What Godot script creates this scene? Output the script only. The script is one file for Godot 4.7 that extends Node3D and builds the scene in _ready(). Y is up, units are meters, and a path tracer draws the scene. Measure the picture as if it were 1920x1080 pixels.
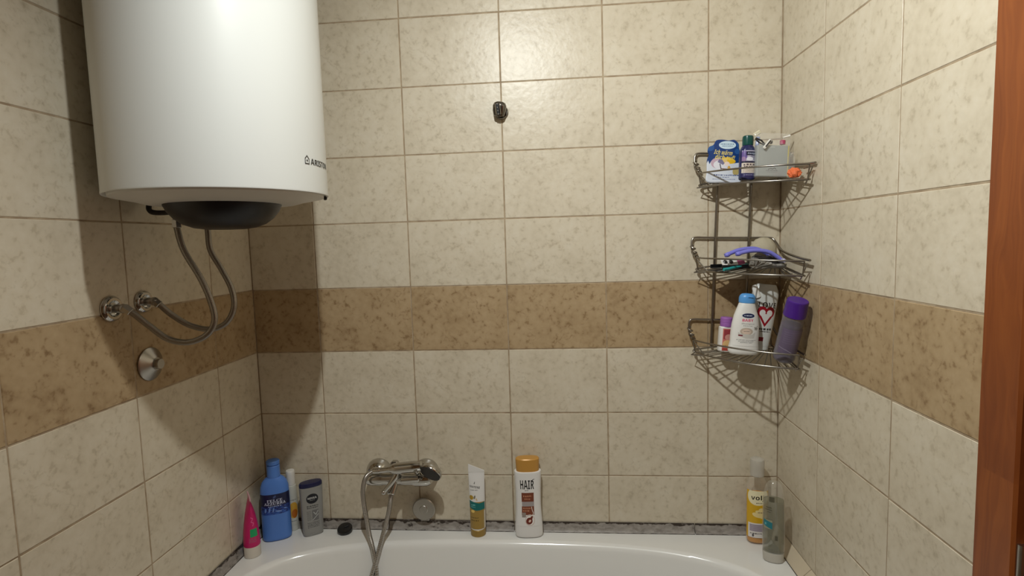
extends Node3D

const Y0 := 0.738          # height of the first full tile joint above the floor
const RIM := 0.56          # height of the bathtub rim
const W := 1.6165          # room width, wall to wall
const DEEP := 2.9         # room depth
const CEIL := 2.42
const TW := 0.30           # tile pitch
const TH := 0.2006
const LAMP_AXIS := Vector3(0.41, -0.82, -0.36)   # where the ceiling spotlight points

var taken := {}
var M := {}


# ---------------------------------------------------------------- mesh building
class MB:
	var v := PackedVector3Array()
	var uv := PackedVector2Array()
	var t := PackedInt32Array()

	func add(p: Vector3, w := Vector2.ZERO) -> int:
		v.append(p)
		uv.append(w)
		return v.size() - 1

	func quad(a: int, b: int, c: int, d: int) -> void:
		t.append_array(PackedInt32Array([a, b, c, a, c, d]))

	# turns the triangles from index "from" on so that a closed piece faces outwards
	func close(from: int) -> void:
		var o := v[t[from]]
		var vol := 0.0
		for i in range(from, t.size(), 3):
			vol += (v[t[i]] - o).dot((v[t[i + 1]] - o).cross(v[t[i + 2]] - o))
		if vol > 0.0:
			for i in range(from, t.size(), 3):
				var k := t[i + 1]
				t[i + 1] = t[i + 2]
				t[i + 2] = k

	func box(size: Vector3, bevel: float, xf := Transform3D()) -> MB:
		var from := t.size()
		var h := size / 2.0
		var b := minf(bevel, minf(h.x, minf(h.y, h.z)) * 0.95)
		var id := {}
		for sx in [-1, 1]:
			for sy in [-1, 1]:
				for sz in [-1, 1]:
					for ax in 3:
						var p := Vector3(sx * h.x, sy * h.y, sz * h.z)
						for k in 3:
							if k != ax:
								p[k] -= signf(p[k]) * b
						id[[sx, sy, sz, ax]] = add(xf * p, Vector2(p.x / size.x + 0.5, 0.5 - p.y / size.y))
		var s2 := [[-1, -1], [1, -1], [1, 1], [-1, 1]]
		var centre := xf.origin
		for ax in 3:
			for s in [-1, 1]:
				var q := []
				for c in s2:
					var key := [0, 0, 0, ax]
					key[ax] = s
					key[(ax + 1) % 3] = c[0]
					key[(ax + 2) % 3] = c[1]
					q.append(id[key])
				quad(q[0], q[1], q[2], q[3])
		for ax in 3:
			for c in s2:
				var q := []
				for e in [[-1, 1], [-1, 2], [1, 2], [1, 1]]:
					var key := [0, 0, 0, (ax + e[1]) % 3]
					key[ax] = e[0]
					key[(ax + 1) % 3] = c[0]
					key[(ax + 2) % 3] = c[1]
					q.append(id[key])
				quad(q[0], q[1], q[2], q[3])
		for sx in [-1, 1]:
			for sy in [-1, 1]:
				for sz in [-1, 1]:
					t.append_array(PackedInt32Array([id[[sx, sy, sz, 0]], id[[sx, sy, sz, 1]], id[[sx, sy, sz, 2]]]))
		# convex: each face by itself
		for i in range(from, t.size(), 3):
			var a := v[t[i]]
			var n := (v[t[i + 1]] - a).cross(v[t[i + 2]] - a)
			if n.dot((a + v[t[i + 1]] + v[t[i + 2]]) / 3.0 - centre) > 0.0:
				var k := t[i + 1]
				t[i + 1] = t[i + 2]
				t[i + 2] = k
		return self

	# rings: [y, half width, half depth, exponent, x offset, z offset]
	func loft(rings: Array, seg := 32, xf := Transform3D(), capped := true) -> MB:
		var from := t.size()
		var first := v.size()
		var y0: float = rings[0][0]
		var y1: float = rings[rings.size() - 1][0]
		for r in rings:
			var e: float = 2.0 / (r[3] if r.size() > 3 else 2.0)
			for i in seg + 1:
				var a := TAU * i / seg
				var c := cos(a)
				var s := sin(a)
				var p := Vector3(r[1] * signf(c) * pow(absf(c), e) + (r[4] if r.size() > 4 else 0.0), r[0], r[2] * signf(s) * pow(absf(s), e) + (r[5] if r.size() > 5 else 0.0))
				add(xf * p, Vector2(float(i) / seg, 1.0 - (r[0] - y0) / maxf(0.0001, y1 - y0)))
		for k in rings.size() - 1:
			for i in seg:
				var a := first + k * (seg + 1) + i
				quad(a, a + 1, a + seg + 2, a + seg + 1)
		if capped:
			for k in [0, rings.size() - 1]:
				var r: Array = rings[k]
				var mid := add(xf * Vector3(r[4] if r.size() > 4 else 0.0, r[0], r[5] if r.size() > 5 else 0.0))
				for i in seg:
					var a: int = first + k * (seg + 1) + i
					if k == 0:
						t.append_array(PackedInt32Array([mid, a + 1, a]))
					else:
						t.append_array(PackedInt32Array([mid, a, a + 1]))
		close(from)
		return self

	# profile: (radius, height) pairs around y
	func lathe(profile: Array, seg := 28, xf := Transform3D()) -> MB:
		var rings := []
		for p in profile:
			rings.append([p[1], p[0], p[0]])
		return loft(rings, seg, xf)

	func ball(r: Vector3, xf := Transform3D(), seg := 20) -> MB:
		var rings := []
		for i in 11:
			var a := PI * i / 10.0
			rings.append([-cos(a) * r.y, maxf(0.00001, sin(a) * r.x), maxf(0.00001, sin(a) * r.z)])
		return loft(rings, seg, xf)

	# tube along points; radius is a number or a list with one for each point
	func tube(points: Array, radius, seg := 8, ring := false) -> MB:
		var from := t.size()
		var first := v.size()
		var n := points.size()
		var side := Vector3.ZERO
		var length := 0.0
		for k in n:
			var before: Vector3 = points[(k - 1 + n) % n] if ring else points[maxi(k - 1, 0)]
			var after: Vector3 = points[(k + 1) % n] if ring else points[mini(k + 1, n - 1)]
			var d := (after - before).normalized()
			if side == Vector3.ZERO:
				side = d.cross(Vector3.UP if absf(d.y) < 0.9 else Vector3.RIGHT).normalized()
			side = (side - d * side.dot(d)).normalized()
			var up := d.cross(side)
			if k > 0:
				length += (points[k] - points[k - 1]).length()
			var r: float = radius[k] if radius is Array or radius is PackedFloat32Array else radius
			for i in seg + 1:
				var a := TAU * i / seg
				add(points[k] + (side * cos(a) + up * sin(a)) * r, Vector2(float(i) / seg, length))
		for k in (n if ring else n - 1):
			for i in seg:
				var a := first + k * (seg + 1) + i
				var b := first + ((k + 1) % n) * (seg + 1) + i
				quad(a, a + 1, b + 1, b)
		if not ring:
			for k in [0, n - 1]:
				var mid := add(points[k])
				for i in seg:
					var a: int = first + k * (seg + 1) + i
					if k == 0:
						t.append_array(PackedInt32Array([mid, a + 1, a]))
					else:
						t.append_array(PackedInt32Array([mid, a, a + 1]))
		close(from)
		return self

	# outline in x, y pulled along z by depth, with a rounded edge
	func prism(outline: PackedVector2Array, depth: float, bevel := 0.0, xf := Transform3D()) -> MB:
		var from := t.size()
		var lo := outline[0]
		var hi := outline[0]
		var mid := Vector2.ZERO
		for p in outline:
			lo = lo.min(p)
			hi = hi.max(p)
			mid += p / outline.size()
		var n := outline.size()
		var layers := [[-depth / 2.0, bevel], [-depth / 2.0 + bevel, 0.0], [depth / 2.0 - bevel, 0.0], [depth / 2.0, bevel]]
		if bevel <= 0.0:
			layers = [[-depth / 2.0, 0.0], [depth / 2.0, 0.0]]
		var first := v.size()
		for l in layers:
			for i in n:
				var p := outline[i]
				var a := (p - outline[(i - 1 + n) % n]).normalized()
				var b := (outline[(i + 1) % n] - p).normalized()
				var inward := Vector2(-(a + b).y, (a + b).x).normalized()
				if Geometry2D.is_polygon_clockwise(outline):
					inward = -inward
				var q: Vector2 = p + inward * l[1]
				add(xf * Vector3(q.x, q.y, l[0]), Vector2((q.x - lo.x) / (hi.x - lo.x), 1.0 - (q.y - lo.y) / (hi.y - lo.y)))
		for k in layers.size() - 1:
			for i in n:
				var a := first + k * n + i
				var b := first + k * n + (i + 1) % n
				quad(a, b, b + n, a + n)
		var tri := Geometry2D.triangulate_polygon(outline)
		var top := first + (layers.size() - 1) * n
		var ccw := not Geometry2D.is_polygon_clockwise(outline)
		for i in range(0, tri.size(), 3):
			# Godot's triangles may run either way round: make both caps agree with the sides
			var a := outline[tri[i]]
			var flip := (outline[tri[i + 1]] - a).cross(outline[tri[i + 2]] - a) < 0.0
			if not ccw:
				flip = not flip
			var j := tri[i + 2] if flip else tri[i + 1]
			var k := tri[i + 1] if flip else tri[i + 2]
			t.append_array(PackedInt32Array([top + tri[i], top + j, top + k, first + tri[i], first + k, first + j]))
		close(from)
		return self

	# normals smooth up to the crease angle
	func build(crease := 40.0) -> ArrayMesh:
		var least := cos(deg_to_rad(crease))
		var faces := t.size() / 3
		var fn := PackedVector3Array()
		var fa := PackedVector3Array()
		var at := {}
		for f in faces:
			var a := v[t[f * 3]]
			var n := -(v[t[f * 3 + 1]] - a).cross(v[t[f * 3 + 2]] - a)
			fa.append(n)
			fn.append(n.normalized())
			for k in 3:
				var key := Vector3i((v[t[f * 3 + k]] * 200000.0).round())
				if not at.has(key):
					at[key] = PackedInt32Array()
				at[key].append(f)
		var pos := PackedVector3Array()
		var nor := PackedVector3Array()
		var w := PackedVector2Array()
		var index := PackedInt32Array()
		var made := {}
		for f in faces:
			if fa[f].length_squared() < 1e-24:
				continue
			for k in 3:
				var i := t[f * 3 + k]
				var sum := Vector3.ZERO
				for g in at[Vector3i((v[i] * 200000.0).round())]:
					if fn[g].dot(fn[f]) >= least:
						sum += fa[g]
				sum = sum.normalized() if sum.length_squared() > 0.0 else fn[f]
				var key := [i, Vector3i((sum * 500.0).round())]
				if not made.has(key):
					made[key] = pos.size()
					pos.append(v[i])
					nor.append(sum)
					w.append(uv[i])
				index.append(made[key])
		var arrays := []
		arrays.resize(Mesh.ARRAY_MAX)
		arrays[Mesh.ARRAY_VERTEX] = pos
		arrays[Mesh.ARRAY_NORMAL] = nor
		arrays[Mesh.ARRAY_TEX_UV] = w
		arrays[Mesh.ARRAY_INDEX] = index
		var m := ArrayMesh.new()
		m.add_surface_from_arrays(Mesh.PRIMITIVE_TRIANGLES, arrays)
		return m


func xf(p: Vector3, turn := Vector3.ZERO) -> Transform3D:
	return Transform3D(Basis.from_euler(turn * PI / 180.0), p)


func lift(points: Array) -> Array:      # points given above the first tile joint
	var out := []
	for p in points:
		out.append(p + Vector3(0, Y0, 0))
	return out


func smooth(points: Array, each := 6, ring := false) -> Array:
	var out := []
	var n := points.size()
	for k in (n if ring else n - 1):
		var a: Vector3 = points[(k - 1 + n) % n] if ring else points[maxi(k - 1, 0)]
		var b: Vector3 = points[k]
		var c: Vector3 = points[(k + 1) % n]
		var d: Vector3 = points[(k + 2) % n] if ring else points[mini(k + 2, n - 1)]
		for i in each:
			out.append(b.cubic_interpolate(c, a, d, float(i) / each))
	if not ring:
		out.append(points[n - 1])
	return out


func smooth2(points: Array, each := 5) -> PackedVector2Array:
	var out := PackedVector2Array()
	var n := points.size()
	for k in n:
		for i in each:
			var b: Vector2 = points[k]
			out.append(b.cubic_interpolate(points[(k + 1) % n], points[(k - 1 + n) % n], points[(k + 2) % n], float(i) / each))
	return out


func numbered(called: String) -> String:
	taken[called] = taken.get(called, 0) + 1
	return called if taken[called] == 1 else "%s_%03d" % [called, taken[called] - 1]


func thing(called: String, label: String, category: String, where := Vector3.ZERO, turn := Vector3.ZERO, group := "") -> Node3D:
	var o := Node3D.new()
	o.name = numbered(called)
	add_child(o, true)
	o.position = where
	o.rotation_degrees = turn
	tag(o, label, category, group)
	return o


func tag(o: Node3D, label: String, category: String, group := "") -> void:
	o.set_meta("label", label)
	o.set_meta("category", category)
	if group:
		o.set_meta("group", group)


func part(called: String, mesh: Mesh, m: Material, parent: Node3D, label := "") -> MeshInstance3D:
	var o := MeshInstance3D.new()
	o.name = called
	o.mesh = mesh
	o.material_override = m
	parent.add_child(o, true)
	if label:
		o.set_meta("label", label)
	return o


func structure(called: String, label: String, category: String) -> Node3D:
	var o := thing(called, label, category)
	o.set_meta("kind", "structure")
	return o


# ---------------------------------------------------------------- materials
func mat(called: String, c: Color, rough := 0.5, metal := 0.0, spec := 0.5) -> StandardMaterial3D:
	var m := StandardMaterial3D.new()
	m.resource_name = called
	m.albedo_color = c
	m.roughness = rough
	m.metallic = metal
	m.metallic_specular = spec
	M[called] = m
	return m


func rgb8(r: int, g: int, b: int) -> Color:
	return Color8(r, g, b)


func noise_bytes(n: int, seed_: int, freq: float, octaves := 4, ridged := false, warp := 0.0) -> PackedByteArray:
	var f := FastNoiseLite.new()
	f.seed = seed_
	f.noise_type = FastNoiseLite.TYPE_SIMPLEX_SMOOTH
	f.frequency = freq
	f.fractal_type = FastNoiseLite.FRACTAL_RIDGED if ridged else FastNoiseLite.FRACTAL_FBM
	f.fractal_octaves = octaves
	if warp > 0.0:
		f.domain_warp_enabled = true
		f.domain_warp_amplitude = warp
		f.domain_warp_frequency = freq * 1.5
	var im := f.get_seamless_image(n, n)
	im.convert(Image.FORMAT_L8)
	return im.get_data()


# glazed stone-look tile: blotches, freckles and short dark veins
func stone_texture(seed_: int, base: Vector3, dark: Vector3, pale: Vector3, strength: float) -> ImageTexture:
	var n := 512
	var a := noise_bytes(n, seed_, 0.008, 3)
	var b := noise_bytes(n, seed_ + 1, 0.045, 4)
	var c := noise_bytes(n, seed_ + 2, 0.034, 3, true, 16.0)
	var d := noise_bytes(n, seed_ + 3, 0.014, 2)
	var out := PackedByteArray()
	out.resize(n * n * 3)
	for i in n * n:
		var blot := (a[i] + b[i] - 255.0) / 255.0
		var vein := clampf((c[i] / 255.0 - 0.72) * 5.0, 0.0, 1.0) * clampf((d[i] / 255.0 - 0.42) * 4.0, 0.0, 1.0)
		var fleck := clampf((b[i] / 255.0 - 0.70) * 7.0, 0.0, 1.0) * 0.6
		var k := clampf((vein * 0.75 + fleck * 1.25) * strength, 0.0, 1.0)
		var light := clampf(-blot * 0.9, 0.0, 1.0)
		var q := base.lerp(pale, light).lerp(dark, clampf(blot * 0.6 * strength, 0.0, 0.5)).lerp(dark, k * 0.7)
		out[i * 3] = int(clampf(q.x, 0, 255))
		out[i * 3 + 1] = int(clampf(q.y, 0, 255))
		out[i * 3 + 2] = int(clampf(q.z, 0, 255))
	return ImageTexture.create_from_image(Image.create_from_data(n, n, false, Image.FORMAT_RGB8, out))


func noise_texture(seed_: int, freq: float, octaves := 4, n := 512) -> ImageTexture:
	return ImageTexture.create_from_image(Image.create_from_data(n, n, false, Image.FORMAT_L8, noise_bytes(n, seed_, freq, octaves)))


# ---------------------------------------------------------------- flat print
func sheet(w: int, h: int, c: Color) -> Image:
	var im := Image.create(w, h, false, Image.FORMAT_RGB8)
	im.fill(c)
	return im


func oval(im: Image, cx: float, cy: float, rx: float, ry: float, c: Color, turn := 0.0) -> void:
	var r := maxf(rx, ry)
	for y in range(maxi(0, int(cy - r)), mini(im.get_height(), int(cy + r) + 1)):
		for x in range(maxi(0, int(cx - r)), mini(im.get_width(), int(cx + r) + 1)):
			var p := Vector2(x - cx, y - cy).rotated(-turn)
			if (p.x / rx) ** 2 + (p.y / ry) ** 2 <= 1.0:
				im.set_pixel(x, y, c)


func fill_triangle(im: Image, a: Vector2, b: Vector2, c: Vector2, col: Color) -> void:
	var area := (b - a).cross(c - a)
	if absf(area) < 0.0001:
		return
	var lo := a.min(b).min(c).floor()
	var hi := a.max(b).max(c).ceil()
	for y in range(maxi(0, int(lo.y)), mini(im.get_height() - 1, int(hi.y)) + 1):
		for x in range(maxi(0, int(lo.x)), mini(im.get_width() - 1, int(hi.x)) + 1):
			var p := Vector2(x + 0.5, y + 0.5)
			var s := (b - a).cross(p - a) / area
			var t := (c - b).cross(p - b) / area
			var u := (a - c).cross(p - c) / area
			if s >= -0.001 and t >= -0.001 and u >= -0.001:
				im.set_pixel(x, y, col)


func poly(im: Image, points: Array, col: Color) -> void:
	var p := PackedVector2Array(points)
	var tri := Geometry2D.triangulate_polygon(p)
	for i in range(0, tri.size(), 3):
		fill_triangle(im, p[tri[i]], p[tri[i + 1]], p[tri[i + 2]], col)


func stroke(im: Image, points: Array, width: float, col: Color) -> void:
	for i in points.size() - 1:
		var a: Vector2 = points[i]
		var b: Vector2 = points[i + 1]
		var n := (b - a).orthogonal().normalized() * width / 2.0
		fill_triangle(im, a - n, a + n, b + n, col)
		fill_triangle(im, a - n, b + n, b - n, col)


func letters(words: String, bold := true, serif := false) -> Array:
	var f := SystemFont.new()
	f.font_names = PackedStringArray(["Droid Serif" if serif else "Droid Sans"])
	f.font_weight = 700 if bold else 400
	var tm := TextMesh.new()
	tm.font = f
	tm.text = words
	tm.font_size = 64
	tm.pixel_size = 1.0
	tm.depth = 0.0
	var a := tm.get_mesh_arrays()
	var p: PackedVector3Array = a[Mesh.ARRAY_VERTEX]
	var idx: PackedInt32Array = a[Mesh.ARRAY_INDEX] if a[Mesh.ARRAY_INDEX] != null else PackedInt32Array(range(p.size()))
	var lo := Vector2(p[0].x, p[0].y)
	var hi := lo
	for q in p:
		lo = lo.min(Vector2(q.x, q.y))
		hi = hi.max(Vector2(q.x, q.y))
	var out := PackedVector2Array()
	for i in idx:
		out.append((Vector2(p[i].x, p[i].y) - lo) / (hi - lo))
	return [out, (hi - lo).x / (hi - lo).y]


# words stretched into a box, optionally leaning and turned
func write(im: Image, words: String, box: Rect2, col: Color, bold := true, serif := false, lean := 0.0, turn := 0.0) -> void:
	var l := letters(words, bold, serif)
	var p: PackedVector2Array = l[0]
	var mid := box.get_center()
	var q := PackedVector2Array()
	for a in p:
		var d := Vector2((a.x - 0.5) * box.size.x + (a.y - 0.5) * lean * box.size.y, (0.5 - a.y) * box.size.y)
		q.append(mid + d.rotated(turn))
	for i in range(0, q.size(), 3):
		fill_triangle(im, q[i], q[i + 1], q[i + 2], col)


# small print that cannot be read: short broken strokes
func small_print(im: Image, x0: float, x1: float, y: float, h: float, col: Color, seed_: int) -> void:
	var r := RandomNumberGenerator.new()
	r.seed = seed_
	var x := x0
	while x < x1:
		var w := r.randf_range(h * 0.5, h * 1.6)
		im.fill_rect(Rect2i(int(x), int(y + r.randf_range(0, h * 0.2)), maxi(1, int(minf(w, x1 - x))), maxi(1, int(h))), col)
		x += w + r.randf_range(h * 0.3, h * 0.7)


func print_mat(called: String, im: Image, rough := 0.4, metal := 0.0) -> StandardMaterial3D:
	var m := mat(called, Color.WHITE, rough, metal)
	m.albedo_texture = ImageTexture.create_from_image(im)
	return m


# ring between two rings of a loft
func ring_at(rings: Array, y: float) -> Array:
	for k in rings.size() - 1:
		var a: Array = rings[k]
		var b: Array = rings[k + 1]
		if y <= b[0]:
			var f: float = clampf((y - a[0]) / maxf(0.00001, b[0] - a[0]), 0, 1)
			var out := []
			for i in 6:
				var p: float = a[i] if a.size() > i else [0, 0, 0, 2.0, 0.0, 0.0][i]
				var q: float = b[i] if b.size() > i else [0, 0, 0, 2.0, 0.0, 0.0][i]
				out.append(lerpf(p, q, f))
			return out
	return rings[rings.size() - 1] + [2.0, 0.0, 0.0]


# a printed label on the front (+z) of a loft, from side fraction s0 to s1 and height y0 to y1
func label_patch(rings: Array, s0: float, s1: float, y0: float, y1: float, off := 0.0005) -> ArrayMesh:
	var b := MB.new()
	var nx := 20
	var ny := 16
	for j in ny + 1:
		var y := lerpf(y0, y1, float(j) / ny)
		var r := ring_at(rings, y)
		for i in nx + 1:
			var a := lerpf(asin(s0), asin(s1), float(i) / nx)
			var s := sin(a)
			var z: float = r[2] * pow(maxf(0.0, 1.0 - pow(absf(s), r[3])), 1.0 / r[3])
			b.add(Vector3(r[4] + (r[1] + off) * s, y, r[5] + z + off), Vector2(float(i) / nx, 1.0 - float(j) / ny))
	for j in ny:
		for i in nx:
			var k := j * (nx + 1) + i
			b.quad(k, k + nx + 1, k + nx + 2, k + 1)
	return b.build(60.0)


func _ready() -> void:
	# ------------------------------------------------ camera, light, exposure
	var cam := Camera3D.new()
	cam.name = "camera"
	cam.position = Vector3(0.9685, 0.7354 + Y0, 1.6572)
	cam.rotation_degrees = Vector3(-4.943, 4.849, -1.691)
	cam.fov = 55.58
	cam.near = 0.02
	add_child(cam)
	cam.current = true

	var env := Environment.new()
	env.background_mode = Environment.BG_COLOR
	env.background_color = Color.BLACK
	env.tonemap_mode = Environment.TONE_MAPPER_LINEAR
	env.tonemap_exposure = 1.0
	env.sdfgi_enabled = true
	env.ssao_enabled = true
	env.ssil_enabled = true
	var we := WorldEnvironment.new()
	we.name = "environment"
	we.environment = env
	add_child(we)

	var lamp_at := Vector3(0.80, 1.60 + Y0, 1.08)
	var lamp := AreaLight3D.new()
	lamp.name = "ceiling_lamp_light"
	lamp.area_size = Vector2(0.036, 0.036)
	lamp.light_energy = 1.6
	lamp.light_color = Color(0.985, 1.0, 0.985)
	lamp.area_range = 6.0
	lamp.area_attenuation = 2.0
	lamp.shadow_enabled = true
	add_child(lamp)
	lamp.look_at_from_position(lamp_at, lamp_at + LAMP_AXIS, Vector3.BACK)

	make_materials()
	room()
	ceiling_lamp(lamp_at)
	bathtub()
	heater()
	heater_connections()
	mixer()
	wall_hook()
	rim_things()
	corner_shelf()
	top_shelf_things()
	middle_shelf_things()
	low_shelf_things()


func make_materials() -> void:
	for i in 3:
		var t := stone_texture(11 + i * 17, Vector3(210, 199, 178), Vector3(160, 146, 122), Vector3(219, 210, 192), 0.5)
		var m := mat("glazed_cream_tile_%d" % i, Color.WHITE, 0.36, 0.0, 0.46)
		m.albedo_texture = t
		m.heightmap_enabled = true
		m.heightmap_texture = noise_texture(70 + i, 0.05, 3)
		m.heightmap_scale = 0.035
	for i in 2:
		var t := stone_texture(91 + i * 13, Vector3(173, 149, 115), Vector3(119, 92, 62), Vector3(187, 164, 131), 0.85)
		var m := mat("glazed_brown_tile_%d" % i, Color.WHITE, 0.45, 0.0, 0.42)
		m.albedo_texture = t
		m.heightmap_enabled = true
		m.heightmap_texture = noise_texture(80 + i, 0.05, 3)
		m.heightmap_scale = 0.035
	mat("grout", Color.WHITE, 0.85)
	M.grout.albedo_texture = tinted_noise(5, Vector3(144, 124, 100), Vector3(184, 166, 140))
	M.grout.uv1_triplanar = true
	M.grout.uv1_world_triplanar = true
	M.grout.uv1_scale = Vector3(3, 3, 3)
	mat("plaster", rgb8(225, 218, 205), 0.9)
	mat("floor_tile", rgb8(96, 68, 46), 0.4)
	mat("tan_plaster", rgb8(168, 134, 98), 0.9)
	mat("enamel", rgb8(232, 231, 228), 0.12)
	M.enamel.clearcoat_enabled = true
	M.enamel.clearcoat = 0.4
	mat("white_steel", rgb8(217, 219, 216), 0.38)
	mat("white_plastic", rgb8(226, 224, 218), 0.4)
	mat("navy_plastic", rgb8(13, 13, 22), 0.4)
	mat("chrome", rgb8(196, 194, 190), 0.12, 1.0)
	mat("dark_chrome", rgb8(120, 116, 112), 0.2, 1.0)
	mat("satin_chrome", rgb8(178, 174, 168), 0.3, 1.0)
	mat("wire_chrome", rgb8(150, 144, 136), 0.28, 1.0)
	mat("braided_steel", rgb8(150, 144, 136), 0.34, 1.0)
	M.braided_steel.heightmap_enabled = true
	M.braided_steel.heightmap_texture = braid_texture()
	M.braided_steel.heightmap_scale = 0.03
	M.braided_steel.uv1_scale = Vector3(4, 160, 1)
	mat("black_plastic", rgb8(20, 20, 22), 0.35)
	mat("logo_ink", rgb8(52, 50, 48), 0.5)
	mat("dark_rubber", rgb8(44, 40, 38), 0.6)
	var wood := wood_texture()
	mat("stained_wood", Color.WHITE, 0.38)
	M.stained_wood.albedo_texture = wood
	M.stained_wood.uv1_triplanar = true
	M.stained_wood.uv1_world_triplanar = true
	M.stained_wood.uv1_scale = Vector3(2.2, 0.9, 2.2)
	mat("lamp_glow", Color.WHITE, 0.5)
	M.lamp_glow.emission_enabled = true
	M.lamp_glow.emission = Color(0.985, 1.0, 0.985)
	M.lamp_glow.emission_energy_multiplier = 8.0


func tinted_noise(seed_: int, a: Vector3, b: Vector3) -> ImageTexture:
	var n := 256
	var k := noise_bytes(n, seed_, 0.03, 4)
	var out := PackedByteArray()
	out.resize(n * n * 3)
	for i in n * n:
		var q := a.lerp(b, k[i] / 255.0)
		out[i * 3] = int(q.x)
		out[i * 3 + 1] = int(q.y)
		out[i * 3 + 2] = int(q.z)
	return ImageTexture.create_from_image(Image.create_from_data(n, n, false, Image.FORMAT_RGB8, out))


func braid_texture() -> ImageTexture:
	var im := Image.create(32, 32, false, Image.FORMAT_L8)
	for y in 32:
		for x in 32:
			var a := sin(TAU * (x + y) / 16.0) * 0.5 + 0.5
			var b := sin(TAU * (x - y) / 16.0) * 0.5 + 0.5
			im.set_pixel(x, y, Color.from_hsv(0, 0, maxf(a, b)))
	return ImageTexture.create_from_image(im)


func wood_texture() -> ImageTexture:
	var n := 512
	var im := Image.create(n, n, false, Image.FORMAT_RGB8)
	var f := FastNoiseLite.new()
	f.seed = 31
	f.frequency = 1.0
	f.fractal_octaves = 4
	for y in n:
		for x in n:
			var u := float(x) / n
			var w := float(y) / n
			var warp := f.get_noise_2d(u * 3.0, w * 1.6)
			var grain := f.get_noise_2d(u * 46.0 + warp * 5.0, w * 2.2 + 9.0)
			var broad := f.get_noise_2d(u * 5.0 + warp * 2.0, w * 1.2 + 40.0)
			var k := clampf(0.5 + grain * 0.3 + broad * 0.4, 0.0, 1.0)
			im.set_pixel(x, y, Color8(110, 52, 20).lerp(Color8(152, 84, 36), k))
	return ImageTexture.create_from_image(im)


# ---------------------------------------------------------------- the room
func tile_mesh(w: float, h: float, du: float, dv: float) -> ArrayMesh:
	var b := MB.new()
	b.box(Vector3(w, h, 0.008), 0.0011)
	for i in b.v.size():
		b.uv[i] = Vector2(b.v[i].x, -b.v[i].y) / 0.62 + Vector2(du, dv)
	return b.build(25.0)


# tiles of one wall: columns and rows are joint positions, place() turns (along, up) into the wall's frame
func tile_wall(parent: Node3D, joints: Array, lo: float, hi: float, frame: Transform3D, seed_: int) -> void:
	var r := RandomNumberGenerator.new()
	r.seed = seed_
	var meshes := {}
	for row in range(-4, 9):
		var y0 := maxf(lo, Y0 + row * TH)
		var y1 := minf(hi, Y0 + (row + 1) * TH)
		if y1 - y0 < 0.012:
			continue
		for c in joints.size() - 1:
			var w: float = joints[c + 1] - joints[c] - 0.0032
			var h := y1 - y0 - 0.0032
			var variant := r.randi() % 4
			var key := "%.4f %.4f %d" % [w, h, variant]
			if not meshes.has(key):
				meshes[key] = tile_mesh(w, h, variant * 0.23 + 0.1, variant * 0.37)
			var band := row == 2
			var m: Material = M["glazed_brown_tile_%d" % (r.randi() % 2)] if band else M["glazed_cream_tile_%d" % (r.randi() % 3)]
			var o := part("border_tile" if band else "tile", meshes[key], m, parent, "brown mottled tile of the border band" if band else "")
			var jog := Vector3(r.randf_range(-0.0004, 0.0004), r.randf_range(-0.0004, 0.0004), r.randf_range(-0.0005, 0.0002))
			o.transform = frame * Transform3D(Basis.from_euler(Vector3(r.randf_range(-0.0015, 0.0015), r.randf_range(-0.0015, 0.0015), 0)), Vector3((joints[c] + joints[c + 1]) / 2.0, (y0 + y1) / 2.0, -0.004) + jog)


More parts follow.
